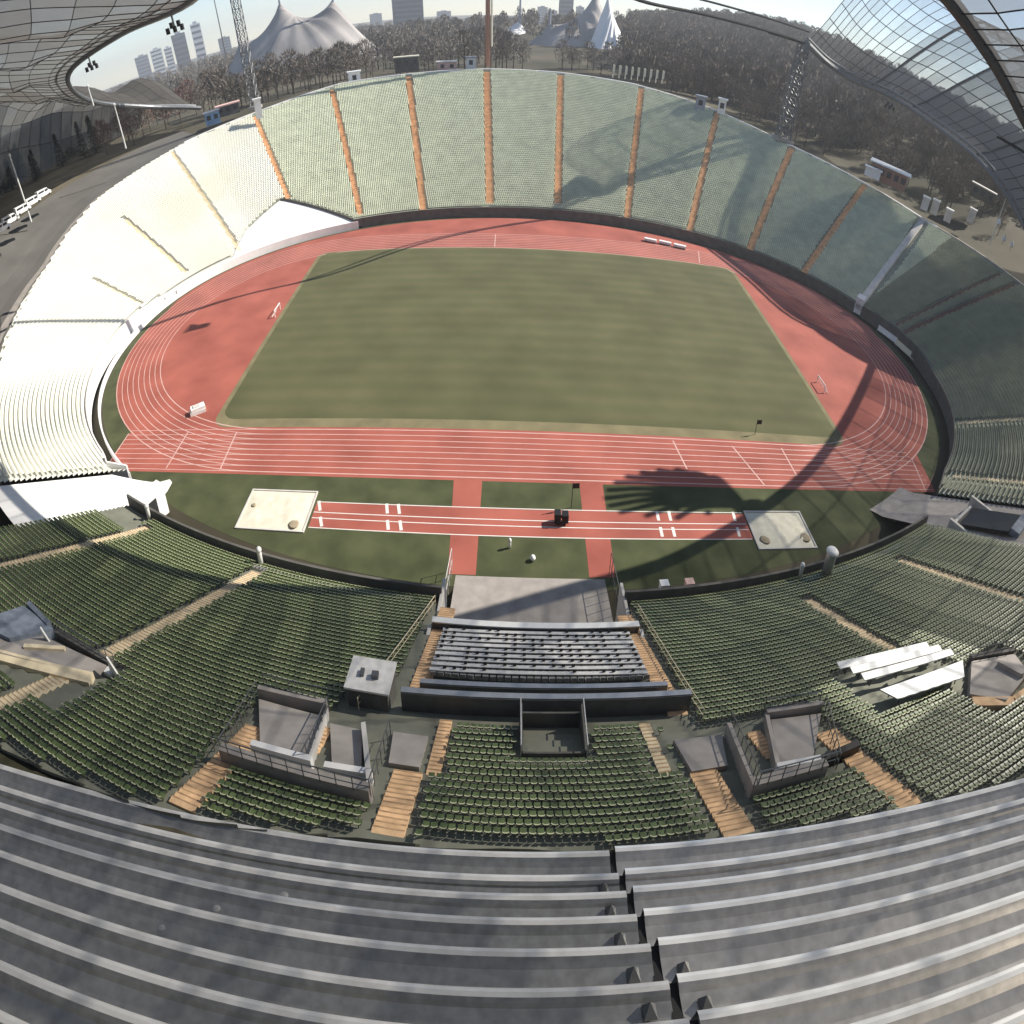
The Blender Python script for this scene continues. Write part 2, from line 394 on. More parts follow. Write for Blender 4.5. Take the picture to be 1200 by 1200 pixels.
pit((33.7, -54.9), 8.6, 6.3, 'sand pit with dark patches in its corners at the right end of the runway', [(-3.1, -1.9, .7), (3.2, -1.6, .8)])

# ------------------------------------------------------------------ the two grandstands
def aisles_of(lo, hi): return [a for a in AISLES if lo <= a[0] <= hi]
# (u, width in metres, s from, s to, material, label)
AISLES = [(6.3, 1.7, 3.5, 41, 'stair_brown', 'wide brown stair'), (9.6, 1.2, 3.5, 41, 'stair_brown', None), (39.5, 1.9, .6, 44, 'stair_orange', None), (56, 2.0, .6, 47.5, 'stair_orange', None),
          (73.8, 1.8, .6, 54, 'stair_orange', None), (92, 1.8, .6, 58.5, 'stair_orange', None), (112, 2.0, 3, 60.5, 'stair_orange', None), (131.3, 2.2, 2.2, 61, 'stair_orange', None),
          (150.3, 1.9, .8, 60, 'stair_orange', None), (168, 1.6, 2, 58, 'stair_orange', None), (185.3, 1.5, 13.6, 53, 'stair_orange', None), (203, 1.2, 2, 49, 'stair_cream', None),
          (219, 1.2, 3, 30, 'stair_cream', None), (235, .9, 3, 17, 'stair_cream', None), (460.6, 1.5, 2.5, 42, 'stair_cream', None),
          (439.3, 1.5, 3.5, 42, 'stair_cream', None),
          (320.6, 1.5, 8.6, 38, 'stair_cream', None), (337.3, 1.5, 8.5, 40, 'stair_cream', 'cream stair with dark step edges'), (349.7, 1.7, 30, 38.2, 'stair_tan', None), (382, 1.7, 30, 38.6, 'stair_tan', None),
          (392.7, 1.35, 11.5, 26, 'stair_cream', None), (408.3, 1.4, 10.2, 42, 'stair_cream', None)]
NEAR0, NEAR1 = 313.0, 420.5
FARA, FARB = 432.5 - PER, 301.0           # from the right gap round to the left gap
def front(u):
    u = u % PER
    if NEAR0 <= u <= NEAR1: return 6.3 if not 356.6 < u < 374.9 else 12.6
    if 170 < u < 206: return float(np.interp(u, [170, 172, 187, 199, 206], [.5, 2.2, 14, 7, .5]))
    if 224 < u < 301: return float(np.interp(u, [224, 240, 296, 301], [.5, 2.4, 2.4, 3.5]))
    if u > 432: return float(np.interp(u, [432, 440, 480, PER], [3.2, 1.8, 1.8, 2.6]))
    return float(np.interp(u, [0, 8, 20, 24], [2.6, 2.4, .8, .5])) if u < 24 else .5
def terrace(ua, ub, pitch, du):
    mb = MB(); us_ = np.arange(ua, ub + du * .5, du); us_[-1] = ub; pp, tt, nn = fr(us_); tps = top(us_); k = 0; smax = tps.max()
    fs = np.array([front(u) for u in us_]); prev = None
    ss = np.arange(.4, smax + pitch, pitch)
    for s in ss:
        zz = Z0 + SL * s
        a = np.clip(np.full(len(us_), s), fs, tps); b = np.clip(np.full(len(us_), s + pitch), fs, tps)
        A_ = np.c_[pp + nn * a[:, None], np.full(len(us_), zz)]; B_ = np.c_[pp + nn * b[:, None], np.full(len(us_), zz)]
        C_ = B_ + (0, 0, SL * pitch)
        for i in range(len(us_) - 1):
            if max(b[i] - a[i], b[i + 1] - a[i + 1]) < 1e-3: continue
            m = 0
            um = us_[i] % PER
            if NEAR0 - 5 < um < NEAR1 + 5: m = 1
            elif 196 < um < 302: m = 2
            mb.quad(A_[i], A_[i + 1], B_[i + 1], B_[i], m); mb.quad(B_[i], B_[i + 1], C_[i + 1], C_[i], m)
    return mb
def wall_strip(mb, ua, ub, s0, z0, z1, th, du=1., m=0):
    """wall standing along the rows, s0 / z0 / z1 may be functions of u"""
    us_ = np.linspace(ua, ub, max(2, int(abs(ub - ua) / du) + 1)); f = lambda q, u: q(u) if callable(q) else q
    for a, b in zip(us_[:-1], us_[1:]):
        q = []
        for u in (a, b):
            for ds in (0, th):
                for z in (z0, z1): q.append(us(u, f(s0, u) + ds, z=f(z, u)))
        a00, a01, a10, a11, b00, b01, b10, b11 = q
        mb.quad(a00, b00, b01, a01, m); mb.quad(a10, a11, b11, b10, m); mb.quad(a01, b01, b11, a11, m)
    for u in (ua, ub):
        q = [us(u, f(s0, u) + ds, z=f(z, u)) for ds, z in ((0, z0), (th, z0), (th, z1), (0, z1))]; mb.quad(*q, m)
def stair(u, w, s0, s1, m, parent, label):
    mb = MB(); st_ = .38; t_, n_ = dirs(u); n = int((s1 - s0) / st_)
    for k in range(n):
        s = s0 + k * st_; c = us(u, s)
        mb.pbox(c - t_ * w / 2 + (0, 0, -.1), t_ * w, n_ * (st_ + .02), (0, 0, .1 + SL * st_ * .5 + .06 + .004 * (k % 2)))
        if w < 2.3 and u > 300: mb.pbox(c - t_ * w * .5 + (0, 0, SL * st_ * .5 + .0605 + .004 * (k % 2)), t_ * w, n_ * .07, (0, 0, .012), 1)
    part('stair', mb, [m, 'stair_edge'], parent, label=label)

def zs(s): return Z0 + SL * s
curve = thing('grandstand', us(131, 30), 'open grandstand curving round the far side of the track with pale seats and orange stairs', 'grandstand')
part('terrace', terrace(FARA, FARB, .8, 2.), ['terrace_far', 'terrace', 'terrace_glare'], curve)
mb = MB()
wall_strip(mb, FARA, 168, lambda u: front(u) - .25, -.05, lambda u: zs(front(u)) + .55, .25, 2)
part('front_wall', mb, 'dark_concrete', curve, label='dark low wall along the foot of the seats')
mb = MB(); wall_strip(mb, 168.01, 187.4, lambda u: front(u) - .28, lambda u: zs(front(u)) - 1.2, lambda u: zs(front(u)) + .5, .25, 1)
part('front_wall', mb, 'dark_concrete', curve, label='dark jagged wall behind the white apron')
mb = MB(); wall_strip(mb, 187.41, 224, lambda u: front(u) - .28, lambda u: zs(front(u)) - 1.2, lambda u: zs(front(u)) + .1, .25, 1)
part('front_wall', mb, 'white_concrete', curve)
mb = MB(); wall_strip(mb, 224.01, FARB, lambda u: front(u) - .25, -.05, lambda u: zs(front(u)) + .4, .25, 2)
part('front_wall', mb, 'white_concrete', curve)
mb = MB()                       # bare pale apron below the seats of the far left corner
g_ = []
for f in (0., .5, 1.):
    g_.append([us(u, .35 + f * (max(front(u) - .3, .4) - .35), dz=0) for u in np.arange(170, 230, 1.)])
mb.grid(np.array(g_)); part('bare_apron', mb, 'white_concrete', curve)
mb = MB(); wall_strip(mb, 169, 225, .05, -.05, 1.72, .3, 2); wall_strip(mb, 225.01, 301, .12, -.05, .95, .3, 2); part('kerb_wall', mb, 'white_concrete', curve)
mb = MB(); wall_strip(mb, 24, 200, lambda u: top(u) + .1, lambda u: zs(top(u)) - 1, lambda u: zs(top(u)) + .55, 1.1, 2)
part('rim_wall', mb, 'white_concrete', curve)
mb = MB(); wall_strip(mb, FARA, 23.9, lambda u: top(u) + .1, lambda u: zs(top(u)) - 1, lambda u: zs(top(u)) + .5, 1.0, 2)
part('rim_wall', mb, 'concrete', curve)
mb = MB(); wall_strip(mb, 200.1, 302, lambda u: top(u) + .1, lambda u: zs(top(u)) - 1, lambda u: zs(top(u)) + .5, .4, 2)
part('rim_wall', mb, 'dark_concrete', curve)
for a in AISLES:
    if not NEAR0 < a[0] < NEAR1: stair(*a[:5], curve, a[5])
mb = MB()                       # the pale side wall of the stair at the right
t_, n_ = dirs(22.6); c = us(21., .3)
a0, a1 = us(20.8, .3, .2), us(26.6, 40.4, .2); dd = (a1 - a0); wv = np.cross(dd, (0, 0, 1)); wv = wv / np.linalg.norm(wv)
mb.pbox(a0 - wv * .9 + (0, 0, -.5), dd, wv * 1.8, (0, 0, 1.1)); part('side_wall', mb, 'pale_concrete', curve, label='pale sloping wall climbing between two blocks')
mb = MB(); mb.pbox(a0 - wv * 1.1 + (0, 0, -1.5), dd / np.linalg.norm(dd) * 1.6, wv * 2.2, (0, 0, 3.4)); part('wall_head', mb, 'white_concrete', curve)

near = thing('grandstand', us(365, 20), 'main grandstand with rows of dark green seats and a cut-out full of press desks', 'grandstand')
part('terrace', terrace(NEAR0, NEAR1, .63, 1.2), ['terrace_far', 'terrace', 'terrace_glare'], near)
for a, b in ((NEAR0, 356.6), (374.9, NEAR1)):
    mb = MB(); wall_strip(mb, a, b, 6.0, -.05, lambda u: zs(6.3) + 1.25, .28, 1.2); part('front_wall', mb, 'dark_concrete', near)  # shade of the side away from the sun is in the dark tone
for a, b in ((335, 354), (395.5, 412)):
    mb = MB(); wall_strip(mb, a, b, 7.2, lambda u: zs(7.2) - .2, lambda u: zs(7.2) + .42, .5, 1.2); part('coping', mb, 'pale_concrete', near)
for u0, sgn in ((356.6, -1), (374.9, 1)):          # side walls of the cut-out
    mb = MB(); t_, n_ = dirs(u0)
    for s0, s1 in ((4.4, 12.5), (12.55, 22)):
        a0 = us(u0, s0, z=-.05); mb.pbox(a0 - t_ * .15, n_ * (s1 - s0), t_ * .3, (0, 0, zs(6.3 if s0 < 6 else s0) + (.7 if s0 < 6 else .5)))
    part('side_wall', mb, 'pale_concrete', near)
mb = MB(); wall_strip(mb, 356.8, 374.7, 12.2, -.05, lambda u: zs(12.6) + .75, .35, 2); part('front_wall', mb, 'slate_panel', near, label='slate panel with a white top edge before the press desks')
mb = MB(); wall_strip(mb, 356.8, 374.7, 12.1, lambda u: zs(12.6) + .754, lambda u: zs(12.6) + .86, .55, 2); part('coping', mb, 'white_paint', near)
for a in AISLES:
    if NEAR0 < a[0] < NEAR1: stair(*a[:5], near, a[5])
stair(358.5, 1.75, 30.8, 36.1, 'stair_tan', near, 'wide tan stair left of the middle block'); stair(373.85, 1.8, 31, 36.5, 'stair_tan', near, 'wide tan stair right of the middle block')
stair(359.75, .85, 25.4, 30.9, 'stair_tan', near, None); stair(371.9, .8, 25.6, 31, 'stair_cream', near, None)
stair(357.5, 1.5, 8.2, 23, 'stair_tan', near, None); stair(374.3, 1.5, 9.0, 25, 'stair_tan', near, None)
stair(353.2, 1.0, 28.2, 31, 'stair_tan', near, None); stair(378.0, 1.0, 28.2, 31, 'stair_tan', near, None)
# rails beside the stair into the press block
def railing(name, pts, h, parent, m='rail_white', step=1.6, mid=True):
    mb = MB(); pts = [np.array(q, float) for q in pts]
    for a, b in zip(pts[:-1], pts[1:]):
        L = np.linalg.norm(b - a); k = max(1, int(L / step))
        for j in range(k + 1): q = a + (b - a) * j / k; mb.tube([q, q + (0, 0, h)], .035, 5)
        mb.tube([a + (0, 0, h), b + (0, 0, h)], .04, 5)
        if mid: mb.tube([a + (0, 0, h * .5), b + (0, 0, h * .5)], .03, 5)
    return part(name, mb, m, parent)
railing('handrail', [us(356.2, 7.6), us(354.4, 25.5)], 1., near, 'stair_cream', 1.2)
railing('handrail', [us(375.6, 8.6), us(375.5, 26)], 1., near, 'stair_cream', 1.2)

# plaza between the stand and the apron, and the two ramps
def strip(name, pts, z, m): mb = MB(); mb.poly([(*q[:2], q[2] if len(q) > 2 else z) for q in pts]); return structure(name, mb, m)
pl = [us(356.8, -1.9)[:2], us(374.7, -1.9)[:2], us(374.7, 12.1)[:2], us(356.8, 12.1)[:2]]
strip('plaza', pl, .014, 'concrete')
mb = MB(); rampL = []
for f in np.linspace(0, 1, 15):
    row = []
    for u in np.linspace(301.2, 312.7, 12):
        s_ = float(np.interp(u, [301.2, 304, 308, 310, 312.7], [3.2, .4, -4.4, -1.2, .6])); s_ = s_ + (22 - s_) * f; row.append(us(u, s_, z=max(.025, .9 + SL * s_)))
    rampL.append(row)
mb.grid(np.array(rampL)); structure('ramp', mb, 'white_concrete')
mb = MB(); rampR = []
for s in np.linspace(-3.5, 40, 18):
    rampR.append([us(u, s, z=max(.02, 1.0 + SL * s) if s > -1 else .02) for u in np.linspace(421, 432.2, 7)])
mb.grid(np.array(rampR)); structure('ramp', mb, 'concrete')
mb = MB(); mb.poly([(58, -49.2, .021), (63, -49.0, .021), (66.5, -51.5, .021), (59, -54, .021), (54.5, -53.5, .021)]); structure('paved_corner', mb, 'concrete')

# ------------------------------------------------------------------ seats
def seat_near():
    mb = MB(); w = .225
    prof = [(-.02, .43), (.20, .41), (.33, .42)]                      # pan, y is towards the pitch
    back = [(-.05, .46), (-.09, .56), (-.115, .66)]
    for (y0, z0), (y1, z1) in zip(prof[:-1], prof[1:]): mb.quad((-w, y0, z0), (w, y0, z0), (w, y1, z1), (-w, y1, z1), 0)
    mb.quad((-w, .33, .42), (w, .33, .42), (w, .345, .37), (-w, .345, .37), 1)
    mb.quad((-w, -.02, .38), (-w, .345, .37), (w, .345, .37), (w, -.02, .38), 0)
    for sx in (-1, 1): mb.quad((sx * w, -.02, .43), (sx * w, .33, .42), (sx * w, .345, .37), (sx * w, -.02, .38), 0)
    cols = [(-w, .05), (-w * .5, 0), (w * .5, 0), (w, .05)]
    for (y0, z0), (y1, z1) in zip(back[:-1], back[1:]):
        for (x0, e0), (x1, e1) in zip(cols[:-1], cols[1:]):
            mb.quad((x0, y0 + e0, z0), (x1, y0 + e1, z0), (x1, y1 + e1, z1), (x0, y1 + e0, z1), 0)
            mb.quad((x0, y0 + e0 - .035, z0), (x0, y1 + e0 - .035, z1), (x1, y1 + e1 - .035, z1), (x1, y0 + e1 - .035, z0), 0)
    y1, z1 = back[-1]
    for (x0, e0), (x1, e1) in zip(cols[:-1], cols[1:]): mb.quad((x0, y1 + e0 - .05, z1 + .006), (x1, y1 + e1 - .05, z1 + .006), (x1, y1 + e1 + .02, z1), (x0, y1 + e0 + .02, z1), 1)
    for sx, e in ((-1, .05), (1, .05)): mb.quad((sx * w, back[0][0] + e, .46), (sx * w, y1 + e, z1), (sx * w, y1 + e - .035, z1), (sx * w, back[0][0] + e - .035, .46), 0)
    mb.pbox((-.03, .05, 0), (.06, 0, 0), (0, .08, 0), (0, 0, .39), 0)
    return mb
def seat_far():
    mb = MB(); mb.pbox((-.23, -.02, .36), (.46, 0, 0), (0, .38, 0), (0, 0, .07)); mb.pbox((-.23, -.10, .40), (.46, 0, 0), (0, .06, 0), (0, 0, .36)); return mb
SN, SF = seat_near(), seat_far()
SN.v = [(a * .82, b * .9, c * .88) for a, b, c in SN.v]
def row_seats(ua, ub, pitch, width, s_from, blocked):
    out = []
    us_ = np.arange(ua, ub, .25)
    for k, s in enumerate(np.arange(s_from + .15, 62, pitch)):
        pp, tt, nn = fr(us_); q = pp + nn * s; L = np.r_[0, np.cumsum(np.hypot(*np.diff(q, axis=0).T))]
        l = np.arange(width / 2, L[-1], width); u = np.interp(l, L, us_)
        ok = (s < top(u) - .5) & ~blocked(u % PER, s)
        u = u[ok]
        out.append(np.c_[u, np.full(len(u), s)])
    return np.concatenate(out)
FS_U = np.arange(0, PER, .5); FS_S = np.array([front(u) for u in FS_U])
def base_block(u, s):
    b = s < np.interp(u, FS_U, FS_S) + .3
    for a in AISLES:
        p_, t_, n_ = fr(np.array(a[0])); e = .1
        q0, _, _ = fr(np.array(a[0] - .5)); q1, _, _ = fr(np.array(a[0] + .5))
        _, _, n0 = fr(np.array(a[0] - .5)); _, _, n1 = fr(np.array(a[0] + .5))
        k = np.linalg.norm((q1 + n1 * s) - (q0 + n0 * s))
        if a[2] - .5 < s < a[3] + .5: b |= abs(u - a[0]) * k < a[1] / 2 + .2
    return b
def far_block(u, s):
    b = base_block(u, s); uw = 20.8 + (s - .3) / 40.1 * 5.8
    return b | (abs(u - uw) < 1.25)
def inr(u, s, u0, u1, s0, s1): return (u > u0) & (u < u1) & (s > s0) & (s < s1)
NEARBLOCKS = [(355.9, 375.4, 0, 25.7), (357.3, 359.7, 25, 38), (372.7, 375.2, 25, 38), (359.1, 360.4, 25, 31), (371.3, 372.5, 25, 31), (353.2, 357.4, 20.8, 31.6), (374.6, 378.4, 26.8, 31.6),
              (348.6, 357.6, 26.4, 34.0), (374.9, 382.6, 26.6, 34.4), (363.9, 368.4, 23, 29.4), (329.5, 340, 29.8, 36.5), (391.5, 399.5, 29.4, 35.4), (385.8, 394.8, 24.2, 30.2), (313, 319.5, 4, 11.5)]
def near_block(u, s):
    b = base_block(u, s)
    for q in NEARBLOCKS: b |= inr(u, s, *q)
    ln = 36.3 + .0017 * 0
    return b
far_s = row_seats(FARA + .4, FARB - .4, .8, .56, .5, far_block)
near_s = row_seats(NEAR0 + .4, NEAR1 - .4, .63, .46, 6.6, near_block)
def place(US, up=.06):
    p_, t_, n_ = fr(US[:, 0]); s = US[:, 1]; q = p_ + n_ * s[:, None]
    return np.c_[q, Z0 + SL * s + up - SL * .15], t_, n_
def many(tpl, US, jit=.0):
    V = np.array(tpl.v); q, t_, n_ = place(US)
    a = rng.normal(0, jit, len(US)); ca, sa = np.cos(a)[:, None], np.sin(a)[:, None]
    tx = t_ * ca - n_ * sa; nx = n_ * ca + t_ * sa
    W = np.empty((len(US), len(V), 3))
    W[:, :, :2] = q[:, None, :2] + V[None, :, 0, None] * tx[:, None] - V[None, :, 1, None] * nx[:, None]
    W[:, :, 2] = q[:, None, 2] + V[None, :, 2]
    return W
def bulk(name, chunks, mats, label, cat):
    verts, faces, mi = [], [], []; base = 0
    for tpl, W, mmap in chunks:
        k = len(tpl.v); Fq = np.array(tpl.f); n = len(W)
        verts.append(W.reshape(-1, 3)); faces.append((Fq[None] + base + np.arange(n)[:, None, None] * k).reshape(-1, 4))
        m_ = np.array(tpl.mi); mi.append(mmap(m_, n)); base += n * k
    verts = np.concatenate(verts); faces = np.concatenate(faces); mi = np.concatenate(mi)
    me = bpy.data.meshes.new(name); me.vertices.add(len(verts)); me.vertices.foreach_set('co', verts.ravel())
    me.loops.add(faces.size); me.loops.foreach_set('vertex_index', faces.ravel().astype(np.int32))
    me.polygons.add(len(faces)); me.polygons.foreach_set('loop_start', np.arange(0, faces.size, 4, dtype=np.int32))
    for q in mats: me.materials.append(MATS[q])
    me.polygons.foreach_set('material_index', mi.astype(np.int32)); me.update(calc_edges=True); me.validate()
    o = bpy.data.objects.new(name, me); COL.objects.link(o); return tag(o, label, cat, kind='stuff')
# the 300 nearest seats of the stand below the camera are objects of their own
q, t_, n_ = place(near_s); dist = np.linalg.norm(q - CAM, axis=1)
clear = (near_s[:, 1] < 36.5) & (near_s[:, 0] > 359.8) & (near_s[:, 0] < 372.6)
order = np.argsort(np.where(clear, dist, 1e9))[:300]; solo_mask = np.zeros(len(near_s), bool); solo_mask[order] = True
seat_me = SN.mesh('stadium_seat', ['seat_dark', 'seat_rim_glint'])
for i in order:
    o = bpy.data.objects.new('stadium_seat', seat_me); COL.objects.link(o)
    o.location = tuple(q[i]); o.rotation_euler = (0, 0, math.atan2(t_[i][1], t_[i][0]) + rng.normal(0, .07))
    tag(o, 'dark green plastic seat with painted-highlight rim in the middle block between two wide tan stairs', 'seat', 'seats of the middle block just above the metal roof')
NS = near_s[~solo_mask]
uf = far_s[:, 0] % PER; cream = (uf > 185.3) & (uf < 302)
bulk('dark_green_seats', [(SN, many(SN, NS, .08), lambda m_, n: np.tile(m_, n))], ['seat_dark', 'seat_rim_glint'],
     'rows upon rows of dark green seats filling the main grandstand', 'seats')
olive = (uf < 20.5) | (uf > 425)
bulk('roof_shade_seats', [(SF, many(SF, far_s[olive], .05), lambda m_, n: np.zeros(n * len(m_)))], ['seat_roof_shade'],
     'rows of pale seats toned olive for roof shade at the end beyond the pale sloping wall', 'seats')
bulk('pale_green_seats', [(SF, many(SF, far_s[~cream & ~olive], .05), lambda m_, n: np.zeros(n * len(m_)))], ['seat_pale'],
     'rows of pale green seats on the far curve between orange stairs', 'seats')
bulk('glare_seats', [(SF, many(SF, far_s[cream], .05), lambda m_, n: np.zeros(n * len(m_)))], ['seat_glare'],
     'rows of seats whitened with painted sun glare in the left curve', 'seats')

# ------------------------------------------------------------------ press desks in the cut-out
ORD = ['lowest', 'second lowest', 'third lowest', 'fourth lowest', 'middle', 'fourth highest', 'third highest', 'second highest', 'topmost']
def press_row(s, ua, ub, hgt, dep, label, dark=False, _d=None):
    c = us((ua + ub) / 2, s); th = thing('press_desk', c, label, 'desk', None if dark else 'press desks in rows')
    a, b = us(ua, s, .02), us(ub, s, .02); ax = (b - a); ln = np.linalg.norm(ax); ax /= ln; up = np.array((0, 0, 1.)); nn = dirs((ua + ub) / 2)[1]
    mb = MB(); mb.pbox(a + up * hgt - nn * dep / 2, ax * ln, nn * dep, up * .07); part('desk_top', mb, 'galvanised' if dark else 'desk_top', th)
    mb = MB(); mb.pbox(a - nn * dep * .45, ax * ln, nn * .06, up * hgt)
    if dark: mb.pbox(a + nn * (dep * .45), ax * ln, nn * .08, up * hgt)
    part('panel', mb, 'slate_panel', th)
    if not dark:
        k = 22; mb = MB()
        for j in range(k):
            if rng.random() < .4: continue
            qq = a + ax * (ln * (j + .5) / k) + up * (hgt + .07)
            mb.pbox(qq - ax * .13 - nn * .12, ax * .26, nn * .06, up * .2)
        part('monitor', mb, 'black', th)
    return th
for k in range(9):
    s = 13.6 + k * .80
    press_row(s, 357.9, 373.6 - .02 * k, .62, .26, 'grey press desk with black monitors, %s of the nine rows in the cut-out' % ORD[k])
press_row(22.0, 357.6, 374.3, .75, .34, 'long slate counter with a bright top edge just above the press desks', True, .3)
press_row(24.4, 356.9, 375.1, 1.45, .38, 'longest dark slate counter spanning the cut-out above all desk rows', True, .34)
# grey chairs behind the desks
cs = []
for k in range(9):
    s = 13.6 + k * .80 + .38
    for j in range(30): cs.append((358.2 + j * .52, s))
cs = np.array(cs); q2, t2, n2 = place(cs); chair_me = SF.mesh('press_chair', 'seat_grey')
for i in range(len(cs)):
    o = bpy.data.objects.new('press_chair', chair_me); COL.objects.link(o); o.location = tuple(q2[i]); o.rotation_euler = (0, 0, math.atan2(t2[i][1], t2[i][0]) + rng.normal(0, .06))
    tag(o, 'grey chair set closely in a row behind a press desk in the cut-out', 'chair', 'grey chairs behind the press desks')
# dark cabin hanging below the long counter
def cabin():
    c = us(366.1, 26); th = thing('stair_cabin', c, 'dark open-topped cabin with pale posts below the middle of the long slate counter', 'cabin')
    a, b = us(364.2, 25.2, -.4), us(368.0, 25.2, -.4); ax = b - a; ln = np.linalg.norm(ax); ax /= ln; nn = dirs(366)[1]; up = np.array((0, 0, 1.))
    mb = MB(); d = 3.2
    mb.pbox(a, ax * ln, nn * .12, up * 1.5); mb.pbox(a, ax * .12, nn * d, up * 2.2); mb.pbox(a + ax * (ln - .12), ax * .12, nn * d, up * 2.2)
    mb.pbox(a + nn * (d - .12), ax * ln, nn * .12, up * 2.0); part('panel', mb, 'dark_concrete', th)
    mb = MB()
    for k in range(6): mb.pbox(a + ax * .14 + nn * (.2 + k * .46), ax * (ln - .28), nn * .44, up * (.2 + k * .2))
    part('step', mb, 'steel', th)
    mb = MB()
    for e in (0, 1):
        for f in (0, 1): mb.tube([a + ax * ln * e + nn * d * f, a + ax * ln * e + nn * d * f + up * 2.7], .05, 6)
    mb.tube([a + up * 2.65, a + nn * d + up * 2.65], .04, 5); mb.tube([a + ax * ln + up * 2.65, a + ax * ln + nn * d + up * 2.65], .04, 5)
    part('frame', mb, 'galvanised', th)
cabin()
def camera_cabin():
    th = thing('camera_cabin', us(355, 24), 'grey box cabin with a flat roof toned as lit beside the end of the long slate counter', 'cabin')
    a, b = us(353.6, 22.9, -.3), us(356.2, 22.9, -.3); ax = b - a; ln = np.linalg.norm(ax); ax /= ln; nn = dirs(355)[1]; up = np.array((0, 0, 1.)); d = 2.2; h = 2.7
    mb = MB(); mb.pbox(a, ax * ln, nn * d, up * h); part('body', mb, 'dark_concrete', th)
    mb = MB(); mb.pbox(a - ax * .15 - nn * .15 + up * h, ax * (ln + .3), nn * (d + .3), up * .14); rf = part('roof', mb, 'desk_top', th)  # lit top and shaded sides painted as pale roof on dark body
    mb = MB(); mb.box(a + ax * 1.9 + nn * 1.2 + up * (h + .14), (.5, .4, .3)); mb.box(a + ax * .9 + nn * 1.1 + up * (h + .14), (.3, .5, .2)); part('vent', mb, 'steel', rf)
    mb = MB()
    for k in range(3): mb.pbox(a + ax * (.15 + k * .85) + nn * (d + .001) + up * .3, ax * .7, nn * .03, up * (h - .6))
    part('door_panel', mb, 'slate_panel', th)
camera_cabin()

# ------------------------------------------------------------------ vomitories (entrances with concrete slabs and railings)
def vomitory(name, label, slabs, walls, rails, holes=()):
    c = np.mean([us(*q[:2]) for q in slabs[0][0]], axis=0); th = thing(name, c, label, 'stand entrance')
    for pts, dz, m in slabs:
        mb = MB(); P3 = [us(u, s) for u, s in pts]; z = min(q[2] for q in P3) + dz
        lo = [(q[0], q[1], z - 2.2) for q in P3]; hi = [(q[0], q[1], q[2] + dz) for q in P3]; k = len(pts)
        mb.poly(hi)
        for j in range(k): mb.quad(lo[j], lo[(j + 1) % k], hi[(j + 1) % k], hi[j])
        part('slab', mb, m, th)
    for (u0, s0), (u1, s1), h, w, m in walls:
        mb = MB(); a, b = us(u0, s0), us(u1, s1); dd = b - a; v = np.cross(dd, (0, 0, 1)); v /= np.linalg.norm(v)
        mb.pbox(a - v * w / 2 - (0, 0, .6), dd, v * w, (0, 0, h + .6)); part('parapet', mb, m, th)
    for pts, h in rails: railing('railing', [us(u, s, dz) for u, s, dz in pts], h, th, 'steel', .9)
    return th
vomitory('stand_entrance', 'concrete stand entrance with railings left of the middle block, next to the grey cabin',
    [([(348.6, 27.4), (352.7, 27.4), (353.6, 31.9), (350.9, 31.9)], .35, 'concrete'), ([(353.4, 27.9), (355.3, 27.9), (356.4, 32), (354.9, 32)], .3, 'concrete'), ([(357, 27.4), (359, 27.4), (359, 30.4), (357.4, 30.4)], .2, 'concrete')],
    [((348.4, 26.9), (352.8, 26.6), 1.0, .3, 'concrete'), ((350.6, 32.2), (353.9, 32.1), .9, .35, 'white_concrete'), ((354.6, 32.2), (357.0, 32.0), .8, .35, 'white_concrete'), ((349.6, 33.6), (357.3, 33.6), 1.15, .5, 'concrete'), ((352.9, 27), (353.7, 31.9), .7, .2, 'pale_concrete'), ((355.4, 27.8), (357.2, 33.3), .9, .3, 'pale_concrete')],
    [([(348.6, 26.4, .2), (352.8, 26.2, .2)], 1.6), ([(349.4, 33.9, .9), (357.4, 33.9, .9)], 1.1), ([(348.4, 27, .2), (349.6, 33.6, .4)], 1.3), ([(357.3, 33.6, .4), (357.0, 28, .3)], 1.3), ([(352.9, 26.6, .2), (353.6, 31.9, .4)], 1.2)])
vomitory('stand_entrance', 'concrete stand entrance with railings right of the middle block, its dark opening a black-painted block',
    [([(379.4, 27.6), (382.6, 28.3), (379.6, 32.4), (377.7, 32.2)], .35, 'concrete'), ([(373.1, 27.8), (376.0, 28.0), (375.2, 31), (373.2, 31)], .25, 'concrete')],
    [((379.2, 27.2), (382.9, 27.8), .9, .3, 'concrete'), ((377.3, 32.5), (379.8, 32.8), .8, .35, 'white_concrete'), ((375.3, 33.6), (379.6, 33.6), 1.1, .5, 'concrete'), ((379.8, 32.9), (382.4, 32.6), .8, .4, 'black'), ((376.4, 27.8), (375.5, 33.4), 1.0, .3, 'concrete'), ((379.2, 27.3), (377.5, 32.2), .7, .3, 'concrete')],  # the black wall block paints the dark of an opening
    [([(379.2, 26.8, .2), (382.9, 27.4, .2)], 1.4), ([(375.3, 33.9, .9), (379.8, 34, .9)], 1.2), ([(376.6, 27.5, .2), (375.6, 33.8, .4)], 1.4), ([(383., 27.8, .3), (380.2, 33.8, .4)], 1.2)])
vomitory('stand_entrance', 'grey concrete stand entrance at the left edge with two white boards beside it',
    [([(330.2, 32), (338.8, 30.5), (338.6, 32.2), (332, 36.2)], .5, 'concrete'), ([(329, 30.2), (333.2, 30.4), (332.4, 34), (329, 35)], .9, 'blue_grey')],
    [((331.5, 36.6), (339, 32.3), .4, .9, 'stair_cream'), ((333.2, 30.2), (338.9, 30.1), .7, .4, 'dark_concrete'), ((329, 29.7), (332.6, 30.3), 1.1, .4, 'blue_grey'), ((333.6, 33.6), (335.6, 31.4), .8, .35, 'stair_cream')],
    [([(333.4, 30, .4), (339.2, 30, .4)], 1.1)])
